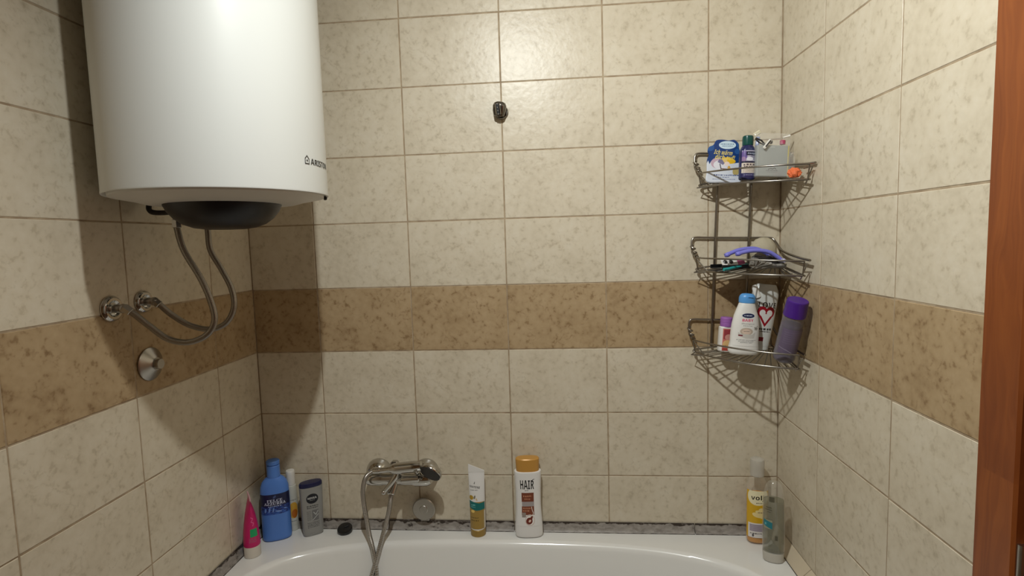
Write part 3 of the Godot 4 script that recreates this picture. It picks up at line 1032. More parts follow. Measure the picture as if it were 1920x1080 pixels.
func rim_things() -> void:
	var g := "toiletries standing on the tub rim"
	var Y := RIM + 0.0008
	# pink tube standing on its white cap
	var o := bottle("pink_tube", "magenta squeeze tube with a green square standing on its cap", "tube", Vector3(0.041, Y, 0.168), Vector3(0, -52, 0), g)
	part("cap", MB.new().lathe([[0.0225, 0.0], [0.0235, 0.002], [0.0235, 0.030], [0.022, 0.033]], 36).build(30), mat("ivory_cap", rgb8(212, 204, 192), 0.45), o, "ivory cap")
	var rings := [[0.032, 0.022, 0.022], [0.036, 0.0245, 0.0235], [0.07, 0.0255, 0.0218], [0.10, 0.026, 0.0185], [0.13, 0.0265, 0.0135], [0.153, 0.0268, 0.0075], [0.168, 0.027, 0.0022], [0.176, 0.027, 0.0010]]
	part("body", MB.new().loft(rings, 40).build(50), mat("magenta", rgb8(196, 18, 100), 0.35), o)
	var im := sheet(128, 256, rgb8(196, 18, 100))
	im.fill_rect(Rect2i(44, 120, 66, 66), rgb8(20, 160, 96))
	small_print(im, 34, 96, 196, 5, rgb8(150, 110, 120), 1)
	small_print(im, 34, 96, 206, 5, rgb8(150, 110, 120), 2)
	small_print(im, 34, 96, 216, 5, rgb8(150, 110, 120), 3)
	small_print(im, 34, 96, 226, 5, rgb8(150, 110, 120), 4)
	stroke(im, [Vector2(52, 22), Vector2(80, 34), Vector2(56, 60), Vector2(84, 72), Vector2(70, 96)], 6, rgb8(226, 110, 160))
	var turned := []
	for r in rings:
		turned.append([r[0], r[2], r[1]])
	var pr := part("print", label_patch(turned, -0.80, 0.80, 0.04, 0.135), print_mat("pink_print", im, 0.35), o, "printed front with green square")
	pr.rotation_degrees.y = 90
	part("crimp", MB.new().box(Vector3(0.054, 0.012, 0.0022), 0.0006, xf(Vector3(0, 0.181, 0))).build(30), mat("pale_pink", rgb8(226, 170, 186), 0.4), o)

	# blue shower gel bottle
	o = bottle("blue_bottle", "big light-blue bottle with a navy label in the tub's left corner", "bottle", Vector3(0.067, Y, 0.070), Vector3(0, 25, 0), g)
	var blue := mat("sky_blue", rgb8(82, 128, 206), 0.38)
	rings = [[0.0, 0.038, 0.022, 2.6], [0.003, 0.0415, 0.0255, 2.6], [0.012, 0.043, 0.027, 2.5], [0.10, 0.0425, 0.027, 2.5], [0.145, 0.0425, 0.027, 2.4], [0.168, 0.041, 0.026, 2.3], [0.184, 0.036, 0.0235, 2.2], [0.194, 0.028, 0.021, 2.1], [0.1985, 0.0215, 0.0195, 2.0], [0.2, 0.02, 0.019, 2.0]]
	part("body", MB.new().loft(rings, 48).build(50), blue, o)
	part("cap", MB.new().lathe([[0.0185, 0.1995], [0.0195, 0.201], [0.0195, 0.236], [0.0186, 0.2375]], 36).build(30), blue, o)
	part("flip_lid", MB.new().lathe([[0.0184, 0.2395], [0.0198, 0.241], [0.0198, 0.2495], [0.018, 0.2515], [0.001, 0.252]], 36, xf(Vector3.ZERO)).lathe([[0.016, 0.236], [0.016, 0.241]], 20).build(30), blue, o)
	im = sheet(512, 384, rgb8(20, 26, 62))
	var f := FastNoiseLite.new()
	f.seed = 4
	f.frequency = 0.02
	for y in range(220, 384):
		for x in 512:
			var k := f.get_noise_2d(x * 0.8, y * 2.0) + (y - 260) / 300.0
			im.set_pixel(x, y, rgb8(24, 34, 88).lerp(rgb8(52, 92, 176), clampf(k * 1.6 + 0.3, 0, 1)))
	oval(im, 256, 50, 16, 32, rgb8(70, 84, 130), 0.5)
	write(im, "FELCE", Rect2(150, 96, 210, 46), rgb8(206, 212, 232), true, true)
	write(im, "AZZURRA", Rect2(104, 150, 304, 52), rgb8(206, 212, 232), true, true)
	small_print(im, 166, 346, 218, 16, rgb8(170, 182, 214), 7)
	for s in [[120, 300, 26, 44], [180, 290, 22, 56], [232, 296, 18, 48], [300, 330, 90, 14], [400, 300, 50, 10]]:
		oval(im, s[0], s[1], s[2] * 0.5, s[3], rgb8(116, 150, 214), 0.2)
	part("label", label_patch(rings, -0.97, 0.97, 0.088, 0.152), print_mat("navy_label", im, 0.4), o, "navy label with pale lettering")

	# white bottle hidden behind the blue one
	o = bottle("white_bottle", "white bottle with an amber picture hiding behind the blue bottle", "bottle", Vector3(0.094, Y, 0.0185), Vector3(0, 14, 0), g)
	rings = [[0.0, 0.0145, 0.0145], [0.003, 0.0162, 0.0162], [0.12, 0.0162, 0.0162], [0.14, 0.0158, 0.0158], [0.148, 0.0145, 0.0145], [0.150, 0.011, 0.011]]
	part("body", MB.new().loft(rings, 32).build(45), mat("milky_white", rgb8(206, 206, 198), 0.4), o)
	part("cap", MB.new().lathe([[0.0120, 0.1495], [0.0132, 0.151], [0.0138, 0.186], [0.0138, 0.194], [0.0122, 0.197], [0.001, 0.1975]], 28).build(35), M.white_plastic, o)
	im = sheet(128, 192, rgb8(206, 206, 198))
	oval(im, 84, 96, 46, 52, rgb8(220, 168, 64))
	oval(im, 92, 118, 28, 28, rgb8(186, 104, 30))
	small_print(im, 14, 110, 26, 6, rgb8(120, 120, 120), 5)
	small_print(im, 14, 110, 164, 5, rgb8(120, 120, 120), 6)
	part("label", label_patch(rings, -0.95, 0.98, 0.02, 0.118), print_mat("amber_label", im), o, "label with an amber picture")

	# grey bottle with a navy lid
	o = bottle("grey_bottle", "silver-grey bottle with a navy slanted lid and round badge", "bottle", Vector3(0.172, Y, 0.044), Vector3(0, 34, 0), g)
	var silver := mat("silver_plastic", rgb8(146, 146, 144), 0.36, 0.15)
	rings = [[0.0, 0.027, 0.014, 3.0], [0.004, 0.030, 0.017, 3.0], [0.03, 0.0315, 0.018, 3.0], [0.10, 0.0335, 0.018, 3.0], [0.14, 0.0345, 0.018, 2.8], [0.158, 0.035, 0.018, 2.5]]
	part("body", MB.new().loft(rings, 48).build(45), silver, o)
	part("lid", MB.new().loft([[0.1585, 0.0345, 0.0178, 2.4], [0.161, 0.035, 0.018, 2.4], [0.168, 0.0345, 0.0178, 2.3], [0.1715, 0.032, 0.016, 2.2], [0.172, 0.02, 0.01, 2.1]], 48).build(35), mat("navy_lid", rgb8(24, 28, 66), 0.3), o, "navy blue lid")
	im = sheet(256, 512, rgb8(146, 146, 144))
	oval(im, 128, 96, 62, 60, rgb8(22, 24, 34))
	write(im, "NIVEA", Rect2(82, 76, 92, 24), rgb8(222, 222, 222), true)
	small_print(im, 102, 154, 110, 8, rgb8(150, 150, 152), 13)
	small_print(im, 66, 190, 178, 12, rgb8(60, 60, 62), 11)
	small_print(im, 66, 190, 200, 12, rgb8(70, 70, 72), 12)
	for i in 8:
		small_print(im, 62, 108, 244 + i * 15, 6, rgb8(88, 88, 88), 20 + i)
	im.fill_rect(Rect2i(118, 238, 70, 130), rgb8(112, 112, 114))
	stroke(im, [Vector2(132, 262), Vector2(156, 300), Vector2(182, 252)], 10, rgb8(176, 178, 178))
	stroke(im, [Vector2(120, 360), Vector2(186, 296)], 8, rgb8(182, 184, 184))
	for i in 4:
		small_print(im, 62, 196, 384 + i * 18, 9, rgb8(78, 78, 80), 30 + i)
	part("print", label_patch(rings, -0.9, 0.9, 0.012, 0.148), print_mat("silver_print", im, 0.36, 0.15), o, "printed front with round dark badge")

	# loose black cap
	o = bottle("loose_cap", "small round black cap lying on the tub rim", "cap", Vector3(0.272, Y + 0.0095, 0.034), Vector3(14, 30, 8))
	part("shell", MB.new().lathe([[0.020, -0.007], [0.023, -0.005], [0.0235, 0.004], [0.021, 0.008], [0.015, 0.0095], [0.001, 0.010]], 32).build(35), M.black_plastic, o)
	part("lug", MB.new().box(Vector3(0.014, 0.004, 0.008), 0.0012, xf(Vector3(0.006, 0.011, 0))).build(30), M.black_plastic, o)

	# conditioner tube, white top and gold foot
	o = bottle("conditioner_tube", "white and gold squeeze tube with a teal band on the rim", "tube", Vector3(0.702, Y, 0.030), Vector3(0, 4, 0), g)
	var gold := mat("pearl_gold", rgb8(158, 128, 62), 0.38, 0.2)
	part("cap", MB.new().lathe([[0.0225, 0.0], [0.0235, 0.002], [0.0238, 0.020], [0.0225, 0.0215]], 40).build(30), gold, o, "gold cap")
	rings = [[0.021, 0.0222, 0.0222], [0.024, 0.0238, 0.0230], [0.08, 0.0242, 0.0185], [0.13, 0.0245, 0.012], [0.175, 0.0248, 0.0055], [0.196, 0.025, 0.0012], [0.2005, 0.025, 0.0009]]
	part("body", MB.new().loft(rings, 44).build(50), mat("tube_white", rgb8(226, 224, 222), 0.35), o)
	# slanted crimped end
	part("crimp", MB.new().prism(PackedVector2Array([Vector2(-0.025, 0.2), Vector2(0.025, 0.2), Vector2(0.025, 0.205), Vector2(-0.025, 0.2265)]), 0.0022, 0.0006).build(30), M.tube_white, o)
	im = sheet(256, 768, rgb8(226, 224, 222))
	im.fill_rect(Rect2i(0, 395, 256, 373), rgb8(158, 128, 62))
	poly(im, [Vector2(0, 372), Vector2(150, 412), Vector2(256, 402), Vector2(256, 500), Vector2(120, 512), Vector2(0, 478)], rgb8(14, 104, 102))
	small_print(im, 42, 108, 428, 16, rgb8(120, 190, 186), 42)
	small_print(im, 42, 110, 458, 10, rgb8(120, 190, 186), 41)
	write(im, "PANTENE", Rect2(18, 176, 156, 30), rgb8(56, 54, 56), true, false, 0.0, 0.14)
	small_print(im, 28, 150, 228, 10, rgb8(110, 108, 110), 45)
	stroke(im, [Vector2(92, 150), Vector2(104, 120), Vector2(100, 152)], 7, rgb8(120, 120, 120))
	oval(im, 40, 336, 40, 32, rgb8(176, 142, 40))
	oval(im, 96, 330, 12, 26, rgb8(120, 116, 100), 0.3)
	oval(im, 122, 360, 10, 22, rgb8(206, 186, 150), -0.4)
	oval(im, 64, 522, 30, 20, rgb8(228, 196, 110))
	small_print(im, 24, 150, 604, 11, rgb8(84, 66, 28), 43)
	small_print(im, 30, 150, 640, 15, rgb8(84, 66, 28), 44)
	for x in range(232, 256):
		for y in range(520, 768):
			im.set_pixel(x, y, rgb8(214, 206, 186))
	part("print", label_patch(rings, -0.93, 0.93, 0.026, 0.198), print_mat("tube_print", im, 0.34), o, "printed front, teal and gold")

	# white hair bottle with a gold cap
	o = bottle("hair_bottle", "tall white bottle lettered HAIR with a gold cap", "bottle", Vector3(0.862, Y, 0.033), Vector3(0, 5, 0), g)
	rings = [[0.0, 0.037, 0.018, 2.6], [0.003, 0.041, 0.0215, 2.6], [0.010, 0.043, 0.023, 2.6], [0.04, 0.0425, 0.023, 2.6], [0.10, 0.0385, 0.022, 2.6], [0.15, 0.039, 0.022, 2.6], [0.19, 0.041, 0.0225, 2.6], [0.204, 0.0415, 0.0225, 2.6], [0.2085, 0.0405, 0.0215, 2.6], [0.2095, 0.036, 0.019, 2.5]]
	part("body", MB.new().loft(rings, 56).build(45), mat("glossy_white", rgb8(232, 230, 228), 0.3), o)
	part("cap", MB.new().loft([[0.2085, 0.0345, 0.0185, 2.6], [0.212, 0.0352, 0.019, 2.6], [0.240, 0.0365, 0.0195, 2.6], [0.2465, 0.0362, 0.0193, 2.6], [0.249, 0.0335, 0.017, 2.5], [0.2495, 0.02, 0.01, 2.4]], 48).build(38), mat("caramel_gold", rgb8(196, 144, 66), 0.3, 0.1), o, "caramel gold cap")
	im = sheet(384, 640, rgb8(232, 230, 228))
	write(im, "HAIR", Rect2(70, 70, 210, 112), rgb8(26, 24, 26), true)
	# flared strokes of the wordmark
	stroke(im, [Vector2(252, 70), Vector2(284, 60)], 7, rgb8(26, 24, 26))
	small_print(im, 140, 196, 194, 10, rgb8(110, 104, 104), 55)
	im.fill_rect(Rect2i(84, 226, 190, 112), rgb8(118, 58, 36))
	small_print(im, 112, 242, 258, 18, rgb8(188, 132, 100), 56)
	small_print(im, 130, 224, 296, 14, rgb8(188, 132, 100), 51)
	im.fill_rect(Rect2i(88, 336, 188, 58), rgb8(164, 156, 156))
	im.fill_rect(Rect2i(84, 394, 190, 106), rgb8(124, 62, 38))
	small_print(im, 104, 230, 408, 16, rgb8(190, 136, 104), 52)
	small_print(im, 104, 200, 440, 16, rgb8(190, 136, 104), 53)
	im.fill_rect(Rect2i(88, 470, 60, 60), rgb8(150, 138, 130))
	small_print(im, 92, 220, 512, 12, rgb8(150, 140, 134), 54)
	oval(im, 206, 566, 74, 72, rgb8(232, 230, 228))
	oval(im, 206, 566, 68, 66, rgb8(190, 160, 146))
	oval(im, 206, 566, 62, 60, rgb8(238, 234, 230))
	oval(im, 196, 574, 46, 42, rgb8(112, 40, 24), -0.3)
	oval(im, 226, 540, 16, 34, rgb8(112, 40, 24), 0.5)
	oval(im, 204, 574, 20, 14, rgb8(226, 200, 186), -0.6)
	stroke(im, [Vector2(236, 398), Vector2(244, 440), Vector2(262, 480), Vector2(244, 508), Vector2(196, 520)], 9, rgb8(238, 230, 222))
	part("print", label_patch(rings, -0.84, 0.84, 0.040, 0.204), print_mat("hair_print", im, 0.3), o, "print with black HAIR lettering and brown panel")

	# clear bottle with yellow label and amber liquid
	o = bottle("yellow_label_bottle", "clear bottle with frosted cap, yellow label and amber liquid", "bottle", Vector3(1.541, Y, 0.046), Vector3(0, -6, 0), g)
	var clear := mat("clear_plastic", Color(0.93, 0.93, 0.90, 0.07), 0.08)
	clear.transparency = BaseMaterial3D.TRANSPARENCY_ALPHA
	rings = [[0.0, 0.025, 0.019, 2.4], [0.003, 0.0285, 0.0225, 2.4], [0.010, 0.030, 0.024, 2.4], [0.14, 0.030, 0.024, 2.4], [0.165, 0.0295, 0.0235, 2.3], [0.186, 0.0255, 0.0215, 2.2], [0.198, 0.019, 0.0185, 2.0], [0.202, 0.0165, 0.0165, 2.0]]
	part("body", MB.new().loft(rings, 48).build(45), clear, o, "clear plastic shell")
	var frost := mat("frosted_cap", Color(0.80, 0.78, 0.74, 0.55), 0.32)
	frost.transparency = BaseMaterial3D.TRANSPARENCY_ALPHA
	part("cap", MB.new().lathe([[0.0185, 0.203], [0.0195, 0.205], [0.0200, 0.246], [0.0185, 0.252], [0.012, 0.2555], [0.001, 0.256]], 40).build(38), frost, o, "frosted clear cap")
	var amber := mat("amber_liquid", rgb8(206, 138, 14), 0.15)
	var inner := []
	for r in rings.slice(0, 4):
		inner.append([r[0] * 0.985 + 0.002, r[1] - 0.0016, r[2] - 0.0016, r[3]])
	inner.append([0.146, 0.027, 0.0215, 2.4])
	part("liquid", MB.new().loft(inner, 40).build(40), amber, o, "amber liquid")
	im = sheet(320, 512, rgb8(214, 168, 24))
	oval(im, 150, 60, 130, 96, rgb8(238, 228, 190))
	write(im, "volj", Rect2(70, 46, 150, 66), rgb8(58, 50, 38), true)
	small_print(im, 130, 220, 126, 9, rgb8(90, 80, 60), 61)
	for s in [[180, 232, 60, 22], [150, 262, 66, 26], [210, 276, 60, 26], [190, 210, 34, 26]]:
		oval(im, s[0], s[1], s[2], s[3], rgb8(236, 214, 150), 0.2)
	small_print(im, 150, 240, 228, 10, rgb8(120, 90, 70), 62)
	im.fill_rect(Rect2i(30, 352, 290, 160), rgb8(226, 220, 216))
	im.fill_rect(Rect2i(52, 366, 260, 78), rgb8(170, 160, 172))
	for i in 4:
		small_print(im, 60, 300, 372 + i * 18, 7, rgb8(136, 124, 140), 63 + i)
	small_print(im, 60, 200, 458, 14, rgb8(110, 104, 104), 68)
	oval(im, 96, 486, 12, 16, rgb8(80, 76, 80))
	part("label", label_patch(rings, -0.97, 0.97, 0.022, 0.164, 0.0007), print_mat("yellow_label", im, 0.4), o, "yellow label with white panels")

	# nearly empty clear bottle standing on its wide cap
	o = bottle("clear_bottle", "nearly empty clear bottle standing upside down on its cap", "bottle", Vector3(1.5525, Y, 0.142), Vector3(0, -20, 0), g)
	part("cap", MB.new().loft([[0.0, 0.024, 0.018, 2.3], [0.002, 0.0262, 0.020, 2.3], [0.024, 0.0278, 0.021, 2.3], [0.0265, 0.0265, 0.020, 2.3]], 40).build(35), mat("cap_grey", Color(0.74, 0.72, 0.68), 0.35), o, "pale translucent cap")
	rings = [[0.0268, 0.0245, 0.019, 2.3], [0.031, 0.0285, 0.0215, 2.3], [0.07, 0.0292, 0.022, 2.3], [0.15, 0.0285, 0.0215, 2.2], [0.19, 0.026, 0.02, 2.2], [0.214, 0.0215, 0.017, 2.1], [0.226, 0.014, 0.011, 2.0], [0.2285, 0.005, 0.004, 2.0]]
	part("body", MB.new().loft(rings, 48).build(45), clear, o, "clear plastic shell")
	var gel := mat("pale_gel", Color(0.42, 0.41, 0.28, 0.5), 0.1)
	gel.transparency = BaseMaterial3D.TRANSPARENCY_ALPHA
	part("neck", MB.new().lathe([[0.011, 0.0275], [0.013, 0.028], [0.013, 0.036], [0.010, 0.0375], [0.001, 0.0376]], 28).build(35), mat("dark_neck", rgb8(70, 66, 52), 0.3), o, "dark neck seen through the shell")
	part("liquid", MB.new().loft([[0.0285, 0.0222, 0.017, 2.3], [0.033, 0.0268, 0.0198, 2.3], [0.07, 0.0274, 0.0203, 2.3], [0.15, 0.0268, 0.0198, 2.2], [0.176, 0.0255, 0.0192, 2.2]], 40).build(40), gel, o, "pale green gel")
	im = sheet(128, 128, rgb8(28, 116, 128))
	poly(im, [Vector2(0, 0), Vector2(128, 34), Vector2(128, 0)], rgb8(150, 146, 120))
	poly(im, [Vector2(0, 128), Vector2(0, 84), Vector2(128, 128)], rgb8(150, 146, 120))
	im.fill_rect(Rect2i(22, 46, 26, 30), rgb8(96, 168, 180))
	part("sticker", label_patch(rings, -0.85, -0.12, 0.098, 0.124), print_mat("teal_sticker", im), o, "small teal sticker")
	var ink := mat("faded_ink", rgb8(86, 82, 66), 0.5)
	for s in [[-0.7, -0.2, 0.158, 0.160], [-0.75, -0.15, 0.152, 0.1535], [-0.6, -0.25, 0.146, 0.1472], [-0.45, 0.05, 0.176, 0.190], [0.12, 0.36, 0.068, 0.081]]:
		part("ink_mark", label_patch(rings, s[0], s[1], s[2], s[3]), ink, o, "dark printed mark")


# ---------------------------------------------------------------- corner shelf
const SX := W - 0.013
const TILT := -2.0
const TIERS := [0.866, 0.624, 0.382]      # heights of the lower front rails above the first joint


func shelf_point(a: float, y: float, b: float) -> Vector3:     # a: from the corner along the back wall, b: along the right wall
	return Vector3(SX, 0.62 + Y0, 0.004) + Basis(Vector3.BACK, deg_to_rad(TILT)) * Vector3(-a, y - 0.62, b)


func shelf_floor(tier: int, x: float, z: float) -> float:
	var a := SX - x
	var q := Vector2(a, z).length()
	var h: float = TIERS[tier] + 0.024 * (1.0 - q / 0.205) + 0.0045
	return h + Y0 + a * sin(deg_to_rad(-TILT)) + 0.0006


func corner_shelf() -> void:
	var o := thing("corner_shelf", "three-tier chrome wire corner shelf hung in the right corner", "shelf", Vector3(SX, 0.62 + Y0, 0.004), Vector3(0, 0, TILT))
	var at := func(a: float, y: float, b: float) -> Vector3: return Vector3(-a, y - 0.62, b)
	for a in [0.178, 0.083]:
		part("upright", MB.new().tube([at.call(a, 0.945, 0.006), at.call(a, 0.40, 0.006)], 0.0036, 10).build(50), M.wire_chrome, o)
	var plan := [[0.236, 0.022], [0.215, 0.062], [0.175, 0.115], [0.128, 0.160], [0.07, 0.195], [0.014, 0.214]]
	for tier in 3:
		var y: float = TIERS[tier]
		var lower := []
		var upper := []
		for p in plan:
			lower.append(at.call(p[0] * 0.965, y, p[1] * 0.965))
			upper.append(at.call(p[0], y + 0.038, p[1]))
		var k := part("basket", MB.new().tube(smooth(lower), 0.0026, 8).build(60), M.wire_chrome, o)
		part("front_rail", MB.new().tube(smooth(upper), 0.0024, 8).build(60), M.wire_chrome, k)
		var back := [at.call(0.236, y + 0.042, 0.024), at.call(0.243, y + 0.052, 0.012), at.call(0.245, y + 0.075, 0.008), at.call(0.243, y + 0.091, 0.006), at.call(0.234, y + 0.097, 0.005), at.call(0.20, y + 0.097, 0.005), at.call(0.12, y + 0.097, 0.005), at.call(0.03, y + 0.097, 0.005), at.call(0.016, y + 0.094, 0.008), at.call(0.010, y + 0.082, 0.02), at.call(0.007, y + 0.060, 0.06), at.call(0.005, y + 0.046, 0.15), at.call(0.004, y + 0.040, 0.222)]
		part("back_rail", MB.new().tube(smooth(back), 0.0031, 8).build(60), M.wire_chrome, k)
		# scrolled wire at the left end
		var coil := []
		for i in 41:
			var u := i / 40.0
			var c: Vector3 = back[0].lerp(back[2], u)
			coil.append(c + Vector3(cos(u * TAU * 3.0) * 0.0062, 0, sin(u * TAU * 3.0) * 0.0062 + 0.002))
		part("scroll", MB.new().tube(coil, 0.0019, 6).build(60), M.wire_chrome, k)
		var hem := [at.call(0.006, y + 0.024, 0.006), at.call(0.11, y + 0.022, 0.006), at.call(0.222, y + 0.008, 0.012), at.call(0.2275, y, 0.0212)]
		part("lower_back_rail", MB.new().tube(smooth(hem), 0.0026, 8).tube(smooth([at.call(0.006, y + 0.024, 0.006), at.call(0.007, y + 0.012, 0.11), at.call(0.0116, y, 0.214)]), 0.0026, 8).build(60), M.wire_chrome, k)
		part("corner_post", MB.new().tube([at.call(0.006, y + 0.024, 0.006), at.call(0.014, y + 0.092, 0.010)], 0.0022, 6).build(60), M.wire_chrome, k)
		# wires of the basket floor fan out of the corner
		var fan := smooth(lower, 12)
		var wires := MB.new()
		for i in 17:
			var e: Vector3 = fan[int((fan.size() - 1) * (i + 0.5) / 17.0)]
			var start: Vector3 = at.call(0.012, y + 0.0255, 0.012)
			var inner: Vector3 = start.lerp(e, 0.16)
			wires.tube([inner, start.lerp(e, 0.6), e + Vector3(0, 0.0018, 0)], 0.0014, 6)
		var mid := []
		for i in 13:
			mid.append(at.call(0.012, y + 0.0255, 0.012).lerp(fan[int((fan.size() - 1) * i / 12.0)], 0.16) - Vector3(0, 0.0015, 0))
		wires.tube(mid, 0.0016, 6)
		var w := part("floor_wires", wires.build(60), M.wire_chrome, k)
		w.set_meta("kind", "stuff")
		# struts between the two front rails
		for st in [[upper[0], lower[0]], [upper[0], lower[0].lerp(lower[1], 0.9)], [upper[5], lower[5]], [upper[5] + Vector3(0.004, -0.006, -0.04), upper[5] + Vector3(0.006, -0.006, 0.004), lower[5] + Vector3(0.004, -0.01, -0.02)], [lower[0], lower[0] + Vector3(-0.014, -0.004, 0.012), lower[1] + Vector3(0.012, -0.001, 0.004)]]:
			part("strut", MB.new().tube(st, 0.0018, 6).build(60), M.wire_chrome, k)


func on_shelf(called: String, label: String, category: String, tier: int, x: float, z: float, turn: Vector3, group: String, up := 0.0) -> Node3D:
	return thing(called, label, category, Vector3(x, shelf_floor(tier, x, z) + up, z), turn, group)


func top_shelf_things() -> void:
	var g := "things on the top shelf"
	# shaped sachet
	var o := on_shelf("bath_sachet", "cloud-shaped blue and white sachet on the top shelf", "sachet", 0, 1.438, 0.055, Vector3(-5, 3, TILT - 1), g)
	var outline := smooth2([Vector2(-0.046, 0.001), Vector2(0.0, 0.0), Vector2(0.046, 0.001), Vector2(0.047, 0.03), Vector2(0.047, 0.062), Vector2(0.0475, 0.083), Vector2(0.0415, 0.096), Vector2(0.040, 0.110), Vector2(0.028, 0.121), Vector2(0.012, 0.119), Vector2(-0.004, 0.121), Vector2(-0.022, 0.119), Vector2(-0.030, 0.106), Vector2(-0.042, 0.100), Vector2(-0.046, 0.088), Vector2(-0.0425, 0.076), Vector2(-0.047, 0.062), Vector2(-0.047, 0.03)], 4)
	var im := sheet(384, 480, rgb8(18, 58, 122))
	for s in [[40, 90, 40], [330, 130, 30], [360, 60, 40]]:
		oval(im, s[0], s[1], s[2], s[2], rgb8(40, 86, 150))
	poly(im, [Vector2(0, 280), Vector2(18, 236), Vector2(34, 276), Vector2(52, 240), Vector2(72, 278), Vector2(110, 262), Vector2(180, 250), Vector2(300, 262), Vector2(384, 250), Vector2(384, 480), Vector2(0, 480)], rgb8(214, 220, 232))
	oval(im, 118, 262, 70, 58, rgb8(196, 168, 186))
	oval(im, 150, 280, 74, 50, rgb8(226, 226, 236))
	oval(im, 236, 232, 78, 34, rgb8(232, 186, 40), 0.15)
	oval(im, 196, 238, 28, 30, rgb8(226, 196, 130))
	oval(im, 222, 268, 28, 24, rgb8(240, 220, 210))
	poly(im, [Vector2(120, 250), Vector2(150, 196), Vector2(196, 262), Vector2(180, 282)], rgb8(120, 116, 150))
	stroke(im, [Vector2(146, 268), Vector2(160, 330)], 10, rgb8(70, 66, 80))
	stroke(im, [Vector2(160, 322), Vector2(250, 328)], 9, rgb8(110, 76, 60))
	oval(im, 244, 316, 16, 26, rgb8(216, 168, 80))
	oval(im, 318, 352, 34, 44, rgb8(186, 168, 108))
	oval(im, 222, 62, 92, 44, rgb8(206, 226, 240))
	small_print(im, 150, 292, 46, 12, rgb8(110, 140, 170), 71)
	small_print(im, 168, 284, 68, 10, rgb8(110, 140, 170), 72)
	write(im, "Ich wärm", Rect2(84, 118, 196, 52), rgb8(226, 206, 120), true, false, 0.25, 0.08)
	write(im, "dich auf!", Rect2(96, 172, 208, 52), rgb8(232, 210, 110), true, false, 0.25, 0.06)
	small_print(im, 80, 350, 386, 14, rgb8(96, 108, 150), 73)
	small_print(im, 120, 250, 412, 10, rgb8(110, 122, 160), 74)
	small_print(im, 70, 320, 434, 9, rgb8(130, 140, 172), 75)
	part("pouch", MB.new().prism(outline, 0.007, 0.0024).build(40), print_mat("sachet_print", im, 0.35), o)

	# bath oil bottle
	o = on_shelf("bath_oil_bottle", "dark blue bottle with a green cap beside the sachet", "bottle", 0, 1.490, 0.088, Vector3(0, 12, TILT), g)
	var rings := [[0.0, 0.018, 0.014, 2.5], [0.003, 0.0205, 0.0165, 2.5], [0.07, 0.021, 0.017, 2.5], [0.080, 0.0205, 0.0165, 2.4], [0.088, 0.0165, 0.0145, 2.2], [0.0925, 0.0135, 0.0135, 2.0]]
	part("body", MB.new().loft(rings, 36).build(45), mat("deep_blue", rgb8(24, 32, 84), 0.25), o)
	part("cap", MB.new().lathe([[0.0132, 0.093], [0.0142, 0.0945], [0.0145, 0.111], [0.0138, 0.117], [0.012, 0.119], [0.001, 0.1195]], 32).build(35), mat("bottle_green", rgb8(6, 72, 66), 0.3), o, "dark green cap")
	im = sheet(192, 384, rgb8(188, 184, 204))
	oval(im, 28, 66, 34, 70, rgb8(104, 84, 150))
	oval(im, 20, 130, 30, 44, rgb8(150, 120, 160))
	oval(im, 150, 96, 60, 40, rgb8(140, 138, 160))
	oval(im, 88, 118, 34, 26, rgb8(226, 226, 236))
	im.fill_rect(Rect2i(50, 14, 116, 56), rgb8(18, 24, 56))
	write(im, "Kneipp", Rect2(64, 28, 88, 30), rgb8(188, 196, 220), true, true, 0.2)
	im.fill_rect(Rect2i(0, 148, 192, 26), rgb8(34, 30, 60))
	im.fill_rect(Rect2i(0, 174, 192, 140), rgb8(214, 202, 190))
	small_print(im, 24, 172, 186, 22, rgb8(90, 74, 80), 81)
	small_print(im, 30, 160, 216, 18, rgb8(100, 84, 90), 82)
	for i in 4:
		small_print(im, 20, 176, 246 + i * 17, 7, rgb8(130, 112, 108), 83 + i)
	im.fill_rect(Rect2i(0, 316, 192, 68), rgb8(40, 36, 86))
	small_print(im, 30, 170, 336, 9, rgb8(160, 156, 196), 88)
	part("label", label_patch(rings, -0.95, 0.95, 0.004, 0.078), print_mat("oil_label", im), o, "lilac and cream label")

	# disposable razor standing behind the bottle
	o = on_shelf("standing_razor", "pale blue razor with a white head standing behind the green cap", "razor", 0, 1.520, 0.046, Vector3(0, 10, -8), g)
	part("handle", MB.new().tube(smooth([Vector3(0, 0.004, 0), Vector3(0.001, 0.05, 0), Vector3(-0.001, 0.09, 0.002), Vector3(-0.003, 0.118, 0.006)]), 0.0052, 12).build(60), mat("powder_blue", rgb8(128, 150, 206), 0.35), o)
	part("head", MB.new().box(Vector3(0.022, 0.011, 0.006), 0.002, xf(Vector3(-0.009, 0.126, 0.008), Vector3(0, 0, 38))).build(30), mat("ivory_plastic", rgb8(226, 218, 192), 0.4), o, "ivory head")

	# clear bag with a grey carton in it
	o = on_shelf("grey_carton", "flat grey carton inside the clear bag on the top shelf", "carton", 0, 1.5475, 0.105, Vector3(-2, 4, TILT - 1), g, 0.004)
	im = sheet(320, 384, rgb8(160, 164, 162))
	stroke(im, [Vector2(118, 298), Vector2(150, 284), Vector2(160, 296), Vector2(186, 280), Vector2(200, 296)], 9, rgb8(96, 98, 98))
	small_print(im, 96, 226, 306, 12, rgb8(120, 122, 122), 92)
	small_print(im, 110, 214, 330, 5, rgb8(130, 132, 132), 91)
	stroke(im, [Vector2(90, 20), Vector2(180, 24)], 5, rgb8(206, 210, 208))
	part("box", MB.new().box(Vector3(0.082, 0.083, 0.016), 0.0015, xf(Vector3(0, 0.0415, 0))).build(25), print_mat("carton_print", im, 0.5), o)
